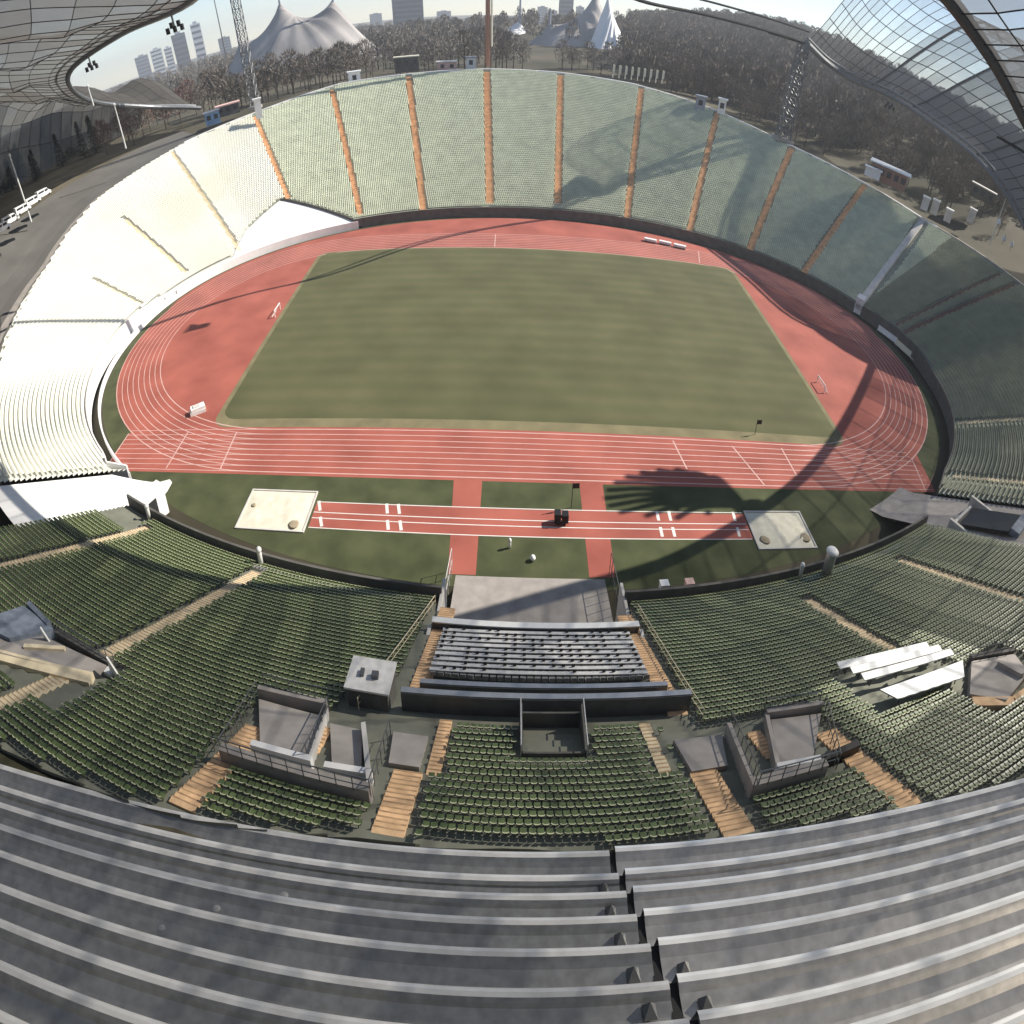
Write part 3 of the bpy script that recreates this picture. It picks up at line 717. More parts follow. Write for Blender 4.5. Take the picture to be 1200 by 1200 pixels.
vomitory('stand_entrance', 'rough concrete stand entrance at the right edge behind the white planks',
    [([(391.8, 32.6), (395.4, 29.6), (398.6, 31.5), (397, 34), (393, 35)], .6, 'concrete')],
    [((391.4, 33.3), (393.4, 35.4), .5, .8, 'stair_tan'), ((393.6, 35.4), (398, 35.4), .5, .7, 'stair_tan'), ((395.6, 29.3), (398.8, 31.2), .9, .4, 'dark_concrete'), ((396.3, 31.5), (396.0, 34), 1., .4, 'concrete')],
    [([(395.4, 29.2, .4), (398.8, 31, .4)], 1.2)])
def upright(name, u, s, w, h, m, label, cat, lean=.25):
    c = us(u, s, .1); mb = MB(); t_, n_ = dirs(u)
    p0, p1 = c - t_ * w / 2, c + t_ * w / 2; tpv = c + (0, 0, h) + n_ * lean
    th_ = n_ * .12
    mb.poly([p0, p1, tpv]); mb.poly([p0 + th_, tpv + th_, p1 + th_]); mb.quad(p0, p0 + th_, p1 + th_, p1); mb.quad(p1, p1 + th_, tpv + th_, tpv); mb.quad(tpv, tpv + th_, p0 + th_, p0)
    mb.pbox(c - t_ * w * .9 - n_ * .1, t_ * w * .7, n_ * .5, (0, 0, .35))
    return solo(name, mb, m, c, label, cat)
upright('board', 339.7, 30.6, 1.1, 1.9, 'white_paint', 'white pointed board standing at the right corner of the left-edge entrance', 'board')
upright('board', 333.7, 31.4, 1., 1.8, 'white_paint', 'white pointed board farther left beside the blue-grey slab of the entrance', 'board')
# white planks laid over the seats on the right
PL = [(386.3, 24.7, 394.0, 26.2, .62, 'pale greenish plank farthest from the camera'), (386.7, 25.8, 394.4, 27.2, .62, 'second pale plank from the top'),
      (386.8, 27.0, 394.6, 28.3, .62, 'third white plank, just above the wide board')]
for u0, s0, u1, s1, w, lab in PL:
    a, b = us(u0, s0, .95), us(u1, s1, .95); dd = b - a; v = np.cross((0, 0, 1), dd); v /= np.linalg.norm(v); mb = MB()
    th = thing('long_bench', (a + b) / 2, lab + ', laid across green seats', 'bench', 'white planks laid across the seats')
    mb.pbox(a, dd, v * w, (0, 0, .09)); part('plank', mb, 'white_paint', th); mb = MB()
    for f in (.08, .36, .64, .92): mb.pbox(a + dd * f + (0, 0, -.75) + v * .1, dd / np.linalg.norm(dd) * .1, v * .4, (0, 0, .75))
    part('trestle', mb, 'steel', th)
a, b, c, d = us(387., 28.5, .95), us(394.5, 29.3, .95), us(392.8, 31.0, .95), us(387.2, 30.1, .95); mb = MB()
th = thing('long_table', (a + c) / 2, 'broad white board nearest the camera beside three narrower planks on the right seats', 'table')
k = 12; top_ = []
for e in range(k + 1):
    f = e / k; jag = .04 * (e % 2)
    top_.append((a + (b - a) * f, d + (c - d) * f + dirs(390)[1] * jag))
for (p0, q0), (p1, q1) in zip(top_[:-1], top_[1:]):
    mb.quad(p0, p1, q1, q0); mb.quad(p0 - (0, 0, .1), q0 - (0, 0, .1), q1 - (0, 0, .1), p1 - (0, 0, .1)); mb.quad(q0, q1, q1 - (0, 0, .1), q0 - (0, 0, .1)); mb.quad(p0, p0 - (0, 0, .1), p1 - (0, 0, .1), p1)
part('board', mb, 'white_paint', th); mb = MB()
for f in (.1, .5, .9):
    for e in (.15, .8): q0 = a + (b - a) * f; q1 = d + (c - d) * f; mb.tube([q0 + (q1 - q0) * e - (0, 0, .8), q0 + (q1 - q0) * e], .05, 6)
part('leg', mb, 'steel', th)

# ------------------------------------------------------------------ things along the front of the stands
def post(name, p0, r, h, m, label, cat, cap=None):
    th = thing(name, p0, label, cat); mb = MB(); mb.lathe(p0, [(r, 0), (r, h * .97), (r * .9, h)], 14); part('shaft', mb, m, th, True)
    mb = MB(); mb.lathe(p0 + np.array((0, 0, h)), [(r * 1.25, 0), (r * 1.25, .12), (r * .9, .3), (r * .2, .36)], 14); part('cap', mb, cap or m, th, True)
post('lookout_booth', us(398.4, 7.6), .62, 2.9, 'galvanised', 'round grey booth with a white domed top by the right front wall', 'booth', 'white_paint')
post('bollard', us(395.2, 6.75), .22, 1.7, 'rail_white', 'slim pale bollard with a white cap left of the round booth', 'bollard', 'white_paint')
post('bollard', us(336.7, 6.75), .26, 1.8, 'rail_white', 'pale bollard standing at the middle of the left front wall', 'bollard')
post('bollard', us(318.6, 6.75), .26, 1.7, 'rail_white', 'pale bollard at the far left end of the front wall', 'bollard')
def crate(u, s, w, m, label, lid):
    c = us(u, s, z=zs(6.3) + .2 - .2); th = thing('equipment_box', c, label, 'box'); mb = MB(); t_, n_ = dirs(u)
    mb.box(c, (w, w * .8, w * .9), math.atan2(t_[1], t_[0])); part('body', mb, m, th)
    mb = MB(); mb.box(c + (0, 0, w * .9), (w * 1.1, w * .9, .1), math.atan2(t_[1], t_[0])); part('lid', mb, lid, th)
crate(379.4, 5.0, .9, 'white_paint', 'small white box on the front wall right of the plaza', 'white_paint')
crate(382.2, 5.1, .9, 'pink_tarp', 'small pinkish box on the front wall, right of the white one', 'pink_tarp')
def fence(name, pts, label, m='rail_white', h=2.6):
    th = thing(name, np.mean(pts, axis=0), label, 'fence'); railing('rail', pts, h, th, m, 1.0)
fence('barrier', [us(356.3, -2.4, z=.02), us(356.2, 6.0, z=.02)], 'white railing at the left edge of the concrete plaza')
fence('barrier', [us(375.3, -2.4, z=.02), us(375.4, 6.0, z=.02)], 'grey railing at the right edge of the concrete plaza', 'steel')
fence('barrier', [us(u, 5.4, z=.02) for u in (392, 398, 404, 410, 416)], 'grey wire fence along the right front wall', 'steel', 4.6)
# white portal block at the left ramp
th = thing('portal', us(312.5, 4), 'white concrete portal block where the left ramp meets the main stand', 'portal'); mb = MB()
t_, n_ = dirs(312.5); a = us(312.0, .6, z=0.)
mb.pbox(a, t_ * 1.6, n_ * 5.6, (0, 0, 3.9)); part('block', mb, 'white_concrete', th)
mb = MB(); mb.pbox(a + t_ * 1.61 + n_ * 1.6, t_ * .05, n_ * 2.2, (0, 0, 2.9)); part('door', mb, 'dark_steel', th)
th = thing('tunnel', us(426, 14), 'dark tunnel mouth with concrete side walls in the right ramp', 'tunnel'); t_, n_ = dirs(426)
mb = MB(); a = us(422.3, 9.5, -.6); mb.pbox(a, t_ * 7.5, n_ * .4, (0, 0, 1.0)); mb.pbox(us(422, 9, -.8), t_ * .5, n_ * 10, (0, 0, 1.6)); mb.pbox(us(429.4, 9, -.8), t_ * .5, n_ * 10, (0, 0, 2.2)); part('side_wall', mb, 'pale_concrete', th)
mb = MB(); a = us(422.8, 10.2, -.3); dd = us(422.8, 17.5, .0) - a; mb.pbox(a, t_ * 6.6, dd, (0, 0, .35)); part('shaft', mb, 'black', th)  # solid black slab painting the dark inside the tunnel mouth
mb = MB(); a = us(423.2, 17.6, -.2); mb.pbox(a, t_ * 6.0, n_ * 1.4, (0, 0, .9)); part('lintel', mb, 'blue_grey', th)

# ------------------------------------------------------------------ small things on the field
def hurdle_stack(loc, label):
    th = thing('mat_pile', (*loc, 0), label, 'mats'); mb = MB(); mb.box((*loc, .02), (2.9, 1.7, .5), .55); mb.box((loc[0] + .1, loc[1], .523), (2.6, 1.5, .4), .58); part('mat', mb, 'white_paint', th)
    mb = MB(); mb.box((loc[0] - .1, loc[1] - .1, .925), (1.2, .9, .12), .6); part('cover', mb, 'pale_concrete', th)
hurdle_stack((-58.4, -31.6), 'white pile of mats on the red bend at the lower left corner of the pitch')
def goal(loc, rz, label, k=.5):
    th = thing('football_goal', (*loc, 0), label, 'goal'); mb = MB(); d = k * np.array((math.cos(rz), math.sin(rz), 0)); e = np.array((-d[1], d[0], 0)); c = np.array((*loc, .02))
    for q in (-1, 1): mb.tube([c + d * 3.66 * q, c + d * 3.66 * q + (0, 0, 2.4 * k)], .09, 6); mb.tube([c + d * 3.66 * q + (0, 0, 2.4 * k), c + d * 3.66 * q + e * 1.8], .05, 5)
    mb.tube([c - d * 3.66 + (0, 0, 2.4 * k), c + d * 3.66 + (0, 0, 2.4 * k)], .09, 6); mb.tube([c - d * 3.66 + e * 1.8, c + d * 3.66 + e * 1.8], .05, 5); part('frame', mb, 'white_paint', th)
goal((-54.6, 3.2), PI / 2, 'white goal frame on the left edge of the pitch')
goal((57.4, -18), -PI / 2, 'small white goal frame on the right edge of the pitch')
for i, (x, y) in enumerate(((34.5, 48.3), (38.6, 47.6), (42.6, 46.4))):
    th = thing('hurdle_cart', (x, y, 0), 'low white hurdle cart on the far straight, %s of three' % ('leftmost', 'middle one', 'rightmost')[i], 'hurdle cart', 'carts on the far straight'); mb = MB(); mb.box((x, y, .25), (3.4, 1.1, .5), -.28); part('bed', mb, 'white_paint', th)
    mb = MB()
    for q in (-1.2, 1.2): mb.lathe((x + q, y - .3 * q - .4, 0.02), [(.22, 0), (.22, .25)], 10)
    part('wheel', mb, 'rubber', th)
def bench(loc, rz, L, label, m='white_paint'):
    th = thing('bench', (*loc, 0), label, 'bench'); c = np.array((*loc, .02)); d = np.array((math.cos(rz), math.sin(rz), 0)); e = np.array((-d[1], d[0], 0)); mb = MB()
    mb.pbox(c - d * L / 2 + (0, 0, .44), d * L, e * .45, (0, 0, .06)); part('seat', mb, m, th); mb = MB(); mb.pbox(c - d * L / 2 + e * .5 + (0, 0, .5), d * L, e * .06, (0, 0, 1.0)); part('backrest', mb, m, th)
    for q in (-.45, 0, .45): mb = MB(); mb.pbox(c + d * L * q, d * .08, e * .5, (0, 0, .44)); part('leg', mb, 'steel', th)
bench((90.2, 9.5), -1.15, 6.5, 'bright white team bench by the right front wall')
bench((92.0, 2.0), -1.35, 9, 'long cream bench nearer the shade on the right bend', 'cream_paint')
post('line_cone', np.array((-3.6, -58.1, .01)), .16, .75, 'white_paint', 'small white cone standing on the grass before the plaza', 'cone')
th = thing('field_ball', (-.8, -59.9, 0), 'white ball lying on the grass near the plaza edge', 'ball'); mb = MB(); mb.lathe((-.8, -59.9, .02), [(.05, 0), (.26, .1), (.35, .3), (.26, .5), (.05, .6)], 12); part('shell', mb, 'white_paint', th, True)
# corner flag and sprinkler
def sapling(loc, h, label):
    th = thing('corner_flag', (*loc, 0), label, 'flag'); mb = MB(); mb.tube([(*loc, 0), (*loc, h)], .05, 6); part('pole', mb, 'dark_steel', th)
    mb = MB(); mb.pbox((loc[0], loc[1], h - .7), (.9, .1, 0), (0, .03, 0), (0, 0, .6)); part('cloth', mb, 'black', th)
sapling((37, -34.3), 2.2, 'dark flag on a pole at the near right side of the pitch')
sapling((4.6, -51.3), 3.0, 'thin dark flag pole beside the dark cart on the runway')
th = thing('timing_cart', (3., -53.9, 0), 'dark two-part equipment cart on the red runway', 'cart'); mb = MB()
mb.box((2.55, -53.9, .25), (.8, 1.0, 1.0)); mb.box((3.55, -53.9, .25), (.8, 1.0, .9)); part('cabinet', mb, 'black', th); mb = MB(); mb.box((3.05, -53.9, .7), (.3, .5, .4)); part('screen', mb, 'red_brown', th)
for dx in (-.4, .5): mb = MB(); mb.lathe((3 + dx, -54.1, .02), [(.2, 0), (.2, .23)], 10); part('wheel', mb, 'rubber', th)

# ------------------------------------------------------------------ the metal roof in the foreground
D0 = [17.1, 15.13, 13.75, 12.14, 10.35, 8.41, 6.72, 5.05, 3.4, 1.7, 0.]
def ridge(i, x, sh=0.): q = min(abs(x + 3.6), 44) ** 2; return CAM[1] + D0[i] + sh - (.0040 + .00028 * i) * q, 31.38 - .8 * D0[i] + .0028 * q
def roof_sheet(xs, sh, raise_):
    mb = MB(); prof_rows = []
    for i in range(len(D0) - 1):
        row = []
        for x in xs:
            y0, z0 = ridge(i, x, sh); y1, z1 = ridge(i + 1, x, sh); L = y0 - y1
            pts = [(y0 + .02, z0 - .36), (y0 + .02, z0 - .07), (y0 - .02, z0 - .012), (y0 - .14, z0 + .025), (y0 - .30, z0 + .0), (y0 - .44, z0 - .09), (y0 - L * .34, z0 - .20), (y0 - L * .62, z0 - .31), (y1 + L * .1, z0 - .36), (y1 + .02, z1 - .36)]
            row.append([(x, a, b + raise_) for a, b in pts])
        prof_rows.append(np.array(row).transpose(1, 0, 2))
    P3 = np.concatenate([q[:-1] if k < len(prof_rows) - 1 else q for k, q in enumerate(prof_rows)], 0)
    h_, w_, _ = P3.shape; i0 = len(mb.v); mb.v += [tuple(q) for q in P3.reshape(-1, 3)]
    for a in range(h_ - 1):
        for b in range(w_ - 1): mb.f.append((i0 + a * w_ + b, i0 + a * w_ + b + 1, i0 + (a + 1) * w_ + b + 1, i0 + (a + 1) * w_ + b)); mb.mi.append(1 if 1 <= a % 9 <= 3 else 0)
    x0, x1 = xs[0], xs[-1]
    lip = np.array([[(x, ridge(0, x, sh)[0] + .02, ridge(0, x)[1] - .36 + raise_) for x in xs], [(x, ridge(0, x, sh)[0] - .02, ridge(0, x)[1] - 1.8) for x in xs]]); mb.grid(lip)
    return mb
zr = thing('metal_roof', (-3.6, -110, 22), 'ribbed grey metal roof falling in broad folds towards the seats in the foreground', 'roof')
SEAMX = 3.45
def seam_x(i): return 3.55 - .0 * i
part('roof_panel', roof_sheet(np.linspace(-56, 1.2, 68), 0, 0), ['zinc_dark', 'soft_ridge_glint'], zr, label='left sheet, darker')
part('roof_panel', roof_sheet(np.linspace(1.5, 56, 64), .16, .05), ['zinc_light', 'ridge_glint'], zr, label='right sheet, paler with painted ridge highlights')
mb = MB()
for i in range(9):
    y0, z0 = ridge(i, 1.35); y1, z1 = ridge(i + 1, 1.35)
    mb.pbox((1.16, y1, z0 - .42), (.38, 0, 0), (0, y0 - y1, 0), (0, 0, .14))
part('seam', mb, 'black', zr)
for i in range(1, 8):
    for x in (.45, 2.25):
        if x > 1.4 and i < 4: continue
        y0, z0 = ridge(i, x); y1, z1 = ridge(i + 1, x); w, h = .22, .38; yc = (y0 * .45 + y1 * .55); zb = z0 - .15; mb = MB()
        a, b, c, d, e = (x - w, yc - .22, zb), (x + w, yc - .22, zb), (x + w, yc + .3, zb), (x - w, yc + .3, zb), (x, yc + .22, zb + h)
        mb.poly([a, b, e]); mb.poly([b, c, e]); mb.poly([c, d, e]); mb.poly([d, a, e]); mb.poly([a, d, c, b]); part('bracket', mb, 'steel', zr)
for (x, i) in ((-13.4, 2), (-15.5, 3), (-16.6, 4)):
    y0, z0 = ridge(i, x); mb = MB(); mb.lathe((x, y0 - .8, z0 - .30), [(.22, 0), (.22, .04), (.10, .07), (.02, .075)], 12); part('vent_cap', mb, 'zinc_light', zr)

# ------------------------------------------------------------------ the tent roof
def spline(P, n):
    P = np.array(P, float); P = np.r_[[2 * P[0] - P[1]], P, [2 * P[-1] - P[-2]]]; out = []
    for i in range(1, len(P) - 2):
        for w in np.arange(n) / n:
            a, b, c, d = P[i - 1:i + 3]; out.append(.5 * (2 * b + (c - a) * w + (2 * a - 5 * b + 4 * c - d) * w * w + (3 * b - a - 3 * c + d) * w ** 3))
    out.append(P[-2]); return np.array(out)
def lift(px, t): return np.array(px) + SUNV * t
EDGE = [((-114.6, 106.6, 29.5), (-.75, .65), 'd'), ((-129, 93, 35.5), (-.85, .5), 'd'), ((-134, 72, 42.2), (-.95, .3), 'd'), ((-128, 52, 48.4), (-1, .1), 'd'), ((-115, 36.7, 52.9), (-1, -.05), 'd'),
        ((-89, 23, 55.), (-1, -.15), 'd'), ((-59, 0, 54.8), (-1, -.35), 'd'), ((-34, -26, 60), (-.8, -.6), 'w')]
EDGE += [(lift((-64.2, -68.7, 9.4), 74), (-.4, -.9), 'w'), (lift((-41.5, -74.4, 8.1), 74), (-.1, -1), 'w'), (lift((-21, -71.8, 5.2), 72), (0, -1), 'w'), (lift((.6, -64.7, 0), 71), (.15, -1), 'w'), (lift((21, -57.4, 0), 66), (.3, -.95), 'w'),
         (lift((47, -40, 0), 65), (.7, -.7), 'w'), (lift((73.6, -10.6, 0), 64), (.9, -.4), 'w'), (lift((85, 6.7, 0), 58), (1, -.15), 'w'), (lift((86.6, 20.1, .9), 52), (1, 0), 'w')]
NSEG = 7
E3 = spline([e[0] for e in EDGE], NSEG); O2 = spline([(*e[1], 0) for e in EDGE], NSEG); O2 /= np.linalg.norm(O2, axis=1)[:, None]
PROF = [(0, 0), (7, 1.2), (14, 3.2), (21, 5.6), (29, 8.5), (37, 11), (46, 12.5), (56, 11), (66, 6), (76, -3), (86, -15), (95, -27)]
def membrane(E3, O2, prof, zoff=None):
    return np.array([[e + o * r + (0, 0, z * (1 + .15 * math.sin(k * .9)) - (2.2 * math.sin(k * .45) ** 2 if 20 < r < 60 else 0)) for k, (e, o) in enumerate(zip(E3, O2))] for r, z in prof])
def sun_gap(c):  # leaves out roof panels so sun falls on the white planks
    g = c - SUNV * ((c[2] - 14.5) / SUNV[2]); return 19 < g[0] < 37 and -97 < g[1] < -85
def tent_part(P3, name, m, parent, ks, every=True):
    mb = MB(); h, w, _ = P3.shape
    for a in range(h - 1):
        for b in ks:
            if b < w - 1 and not sun_gap((P3[a, b] + P3[a + 1, b + 1]) / 2): mb.quad(P3[a, b], P3[a, b + 1], P3[a + 1, b + 1], P3[a + 1, b])
    return part(name, mb, m, parent)
def cable_net(P3, parent, r=.16, ks=None):
    mb = MB(); h, w, _ = P3.shape; ks = ks or range(w)
    for b in ks: mb.tube([P3[a, b] + (0, 0, -.05) for a in range(h)], r, 4, cap=False)
    for a in range(1, h): mb.tube([P3[a, b] + (0, 0, -.05) for b in ks], r, 4, cap=False)
    return part('cable_net', mb, 'dark_steel', parent)
def edge_cable(E, parent, r, m='steel', dz=0.): mb = MB(); mb.tube([q + (0, 0, dz) for q in E], r, 8); return part('edge_cable', mb, m, parent)
tent = thing('tent_roof', (0, -60, 50), 'huge tent roof of grey acrylic panels arching over the main stand and both sides', 'tent roof')
PM = membrane(E3, O2, PROF); kL = 7 * NSEG; last = len(E3) - 1
tent_part(PM, 'membrane', 'acrylic_dark', tent, range(0, kL), True)['label'] = 'dark weathered left wing of the membrane'
tent_part(PM, 'membrane', 'acrylic_weathered', tent, range(kL, last), True)['label'] = 'translucent panels over the main stand'
cable_net(PM, tent, .10)
edge_cable(E3, tent, .7); edge_cable(E3[:kL] + O2[:kL] * 4, tent, .3, 'galvanised', .9)
mb = MB(); g_ = [np.array([e + o * r + (0, 0, dz) for e, o in zip(E3[kL:], O2[kL:])]) for r, dz in ((-.6, .5), (1.1, .5), (1.1, .8), (-.6, .8), (-.6, .5))]
mb.grid(np.array(g_)); part('gutter', mb, 'dark_steel', tent)
# right wing over the end of the far stand, reached by its own edge from the lattice mast
RE = [((84.6, 87.8, 51.6), (.75, .65)), (at(970, 74, 243), (.8, .6)), (at(1003, 95, 246), (.9, .45)), (at(1046, 114, 228), (.95, .3)), (at(1100, 150, 210), (1, .1)), (at(1150, 191, 194), (1, -.05)), (at(1190, 246, 190), (1, -.1)), (at(1216, 300, 186), (1, -.1))]
R3 = spline([e[0] for e in RE], 5); RO = spline([(*e[1], 0) for e in RE], 5); RO /= np.linalg.norm(RO, axis=1)[:, None]
RP = [(0, 0), (6, 4), (12, 9), (18, 14.5), (25, 20.5), (32, 26.5), (40, 33), (49, 39), (58, 43), (68, 44), (78, 41)]
wing = thing('tent_roof', R3[10], 'clear panelled tent roof wing over the right end, held up by the lattice mast', 'tent roof')
PR = np.array([[e + o * r + (0, 0, z * (1.05 - .012 * k)) for k, (e, o) in enumerate(zip(R3, RO))] for r, z in RP])
tent_part(PR, 'membrane', 'acrylic_sheer', wing, range(0, 11), True); tent_part(PR, 'membrane', 'acrylic_clear', wing, range(11, 17), True); tent_part(PR, 'membrane', 'acrylic_grey', wing, range(17, 36), True)
cable_net(PR, wing, .15); edge_cable(R3[:12], wing, .95); edge_cable(R3[11:], wing, .62); edge_cable(R3 + (0, 0, 1.5), wing, .35)
mb = MB()
for k in (12, 17, 24): mb.tube([PR[a, k] + (0, 0, -.3) for a in range(len(RP))], .55, 6)
part('rib', mb, 'dark_steel', wing)

# ring cables between the mast and the left wing, with the floodlights
MASTTOP = np.array((84.6, 87.8, 51.6))
th = thing('floodlight_cable', MASTTOP, 'pair of dark cables running from the lattice mast up over the field', 'cable')
CP = [MASTTOP, at(830, 18, 190), at(740, -3, 165), (5, 38, 57.5), (-40, 12, 57), (-59, 0, 54.8)]
for k, dz in enumerate((0, 3.2)):
    mb = MB(); mb.tube(spline([np.array(q, float) + (0, 0, dz * (1 - .5 * (j > 3))) for j, q in enumerate(CP)], 8), .42 if k == 0 else .3, 6); part('cable', mb, 'dark_steel', th)
def floodlight(hub, fan, label, r0=.45):
    """bank of curved visor blades spread like a fan, with lamps along them; fan: list of blades, each a list of points relative to the hub"""
    th = thing('floodlight_bank', hub, label, 'floodlight', None); hub = np.array(hub)
    for bl in fan:
        mb = MB(); pts = spline([hub + np.array(q, float) for q in bl], 5)
        for a, b in zip(pts[:-1], pts[1:]):
            d = b - a; v = np.cross(d, (0, 0, 1)); v /= np.linalg.norm(v) + 1e-9
            mb.pbox(a - v * r0, d, v * 2 * r0, (0, 0, .35))
        part('visor', mb, 'dark_steel', th)
    mb = MB(); mb.box(hub - (0, 0, 1.4), (1.8, 1.8, 2.4)); part('housing', mb, 'steel', th)
    mb = MB()
    for bl in fan[::2]:
        q = hub + np.array(bl[-1]) * .6; mb.lathe(q - (0, 0, .5), [(.2, 0), (.45, .15), (.45, .4)], 10)
    part('lamp', mb, 'galvanised', th)
    return th
# hubs sit up-sun of their shadows, blades are shaped to throw them
hB = lift((30, -50.6, 0), 68); fanB = []
TIPS = spline([(19, -52.8, 0), (11.4, -51.9, 0), (9.7, -49.4, 0), (11.4, -46.4, 0), (15.6, -44.2, 0), (21, -43.4, 0), (26.5, -44.6, 0)], 2)
for tx, ty, _ in TIPS:
    e = np.array((tx - 30, ty + 50.6, 0.)); fanB.append([(0, 0, 0), tuple(e * .3 + (0, .9, 0)), tuple(e * .68 + (0, 1.3, 0)), tuple(e)])
floodlight(hB, fanB, 'fan-shaped floodlight bank hanging near the right edge of the roof', .40)
fanA = [[(0, 0, 0), (-7, 3.5 - k * .8, 0), (-13 + abs(k - 3) * .8, 4.5 - k * 1.5, 0)] for k in range(7)]
floodlight(MASTTOP + (.0, .0, -.6), fanA, 'fan-shaped floodlight bank on top of the lattice mast', .6)
hC = lift((-73.5, 0, 0), 78); fanC = [[(0, 0, 0), (-1.4, 1.2 - k * .6, 0), (-2.6, 1.6 - k * .9, 0)] for k in range(5)]
floodlight((hC[0], hC[1], hC[2]), fanC, 'small floodlight bank hanging from the cables above the field', .25)
LU = [(E3[int(4.55 * NSEG)], 'second cluster of lamps under the left roof edge'), (E3[int(5.75 * NSEG)], 'cluster of lamps under the upper end of the left roof edge'), (R3[15], 'dark lamp cluster under the right roof edge')]
for pt, lab in LU:
    c = pt - (0, 0, 3.6); th = thing('lamp_cluster', c, lab, 'floodlight', None); mb = MB()
    for q in range(5): mb.box(c + (-1.6 + q * .8, (q % 2) * .5, (q % 2) * .8), (.6, .6, 1.1))
    part('housing', mb, 'dark_steel', th); mb = MB(); mb.tube([c + (0, 0, 1), c + (0, 0, 3.4)], .2, 6); part('bracket', mb, 'steel', th)

# ------------------------------------------------------------------ masts
def lattice(base, topz, w, label, m='steel', name='lattice_mast', panels=9, taper=.7):
    th = thing(name, base, label, 'mast'); b = np.array(base, float); H = topz - b[2]; cs_ = [(-1, -1), (1, -1), (1, 1), (-1, 1)]
    f = lambda k, j: b + np.array((cs_[k][0] * w / 2 * (1 - (1 - taper) * j), cs_[k][1] * w / 2 * (1 - (1 - taper) * j), H * j))
    mb = MB()
    for k in range(4): mb.tube([f(k, 0), f(k, 1)], w * .06, 5)
    part('leg', mb, m, th); mb = MB()
    for j in range(panels):
        a, c = j / panels, (j + 1) / panels
        for k in range(4):
            mb.tube([f(k, a), f((k + 1) % 4, c)], w * .04, 4, cap=False); mb.tube([f(k, c), f((k + 1) % 4, c)], w * .035, 4, cap=False); mb.tube([f((k + 1) % 4, a), f(k, c)], w * .03, 4, cap=False)
    part('lattice', mb, m, th); mb = MB(); mb.box(b - (0, 0, .5), (w * 1.5, w * 1.5, .9)); part('base', mb, 'concrete', th)
    return th
rim57 = us(58.6, 50.5); lattice(rim57, 51, 4.2, 'thick lattice mast on the right rim that carries the roof corner')
lb = us(184.5, 57.5); lattice(lb, 84, 2.6, 'tall lattice mast on the left rim beside the white cabinet', panels=18, taper=.85)
def pole(x, y, dist, h, r, label, m='rail_white', name='flagpole', ball=True):
    c = at(x, y, dist); th = thing(name, c, label, 'pole'); mb = MB(); mb.tube([c - (0, 0, .5), c + (0, 0, h)], r, 8, r1=r * .6); part('shaft', mb, m, th)
    mb = MB(); mb.lathe(c + (0, 0, h), [(r * 1.2, 0), (r * 1.6, r * 1.2), (r * .4, r * 2.4)], 10); part('finial', mb, m, th)
pole(36, 258, 205, 17.5, .32, 'tall pale flagpole on the road behind the left stand')
pole(147, 172, 215, 11.5, .3, 'white lamp pole below the loop of the left roof edge', name='lamp_pole')
pole(109, 122, 225, 5, .3, 'short white post on the left roof edge loop', name='lamp_pole')
pole(1160, 286, 205, 15, .22, 'thin pale pole among the kiosks at the right rim', name='lamp_pole')
pole(264, 62, 420, 30, .45, 'thin dark mast rising left of the tent hall', 'steel', name='cable_mast')
c = us(131.0, 64); th = thing('striped_mast', c, 'tall brown and white mast behind the middle of the far stand', 'mast')
mb = MB(); mb.tube([c, c + (0, 0, 45)], .85, 8, r1=.7); part('shaft', mb, 'red_brown', th, True); mb = MB(); mb.tube([c + (1.35, 0, 6), c + (1.35, 0, 45)], .4, 6); part('ladder', mb, 'cream_paint', th)

# ------------------------------------------------------------------ on the rim and behind it
def hut(px, py, dist, w, d, h, label, wm, rm, rz=None, name='kiosk', over=.4, open_=True):
    c = at(px, py, dist); rz = math.atan2(c[1] - CAM[1], c[0] - CAM[0]) - PI / 2 if rz is None else rz
    th = thing(name, c, label, name.replace('_', ' ')); mb = MB(); mb.box(c - (0, 0, .6), (w, d, h + .6), rz); part('wall', mb, wm, th)
    mb = MB(); mb.box(c + (0, 0, h + .003), (w + 2 * over, d + 2 * over, .35), rz); part('roof', mb, rm, th)
    if open_:
        ca, sa = math.cos(rz), math.sin(rz); mb = MB(); o = c + np.array((sa, -ca, 0)) * (d / 2 + .03)
        for k in range(max(1, int(w / 2.4))):
            xx = -w / 2 + (k + .5) * w / max(1, int(w / 2.4)); mb.box(o + np.array((ca, sa, 0)) * xx + (0, 0, h * .3), (1.4, .06, h * .45), rz)
        part('window', mb, 'glass_dark', th)
hut(416, 97, 241, 4.2, 3, 3.2, 'small white kiosk at the top of the leftmost far orange stair', 'white_paint', 'white_paint')
hut(477, 82, 262, 9, 4, 4.2, 'flat white-roofed pavilion among trees behind the far rim', 'dark_concrete', 'cream_paint', name='pavilion')
hut(552, 79, 258, 3.6, 3, 3.2, 'narrow white hut beside the striped mast', 'white_paint', 'tower_grey', name='hut')
hut(524, 82, 258, 7, 3, 2.6, 'low pinkish white hut left of the striped mast', 'pink_tarp', 'white_paint', name='hut')
hut(820, 127, 232, 3.4, 3, 3.4, 'grey hut on the left side of a stair top at the far right rim', 'tower_grey', 'tower_grey', name='hut')
hut(845, 131, 232, 2.6, 2.6, 3.6, 'white hut on the right side of a stair top at the far right rim', 'white_paint', 'white_paint', name='hut')
hut(1040, 212, 212, 12, 7, 3.6, 'long pavilion with a bright white roof front on the right rim', 'red_brown', 'white_paint', name='pavilion', over=.9)
hut(1022, 205, 206, 5, 3, 1.6, 'low white stall before the long right-rim pavilion', 'white_paint', 'white_paint', name='stall', open_=False)
hut(304, 136, 220, 2.2, 2, 4.6, 'white cabinet at the foot of the left lattice mast', 'white_paint', 'white_paint', name='cabinet', open_=False)
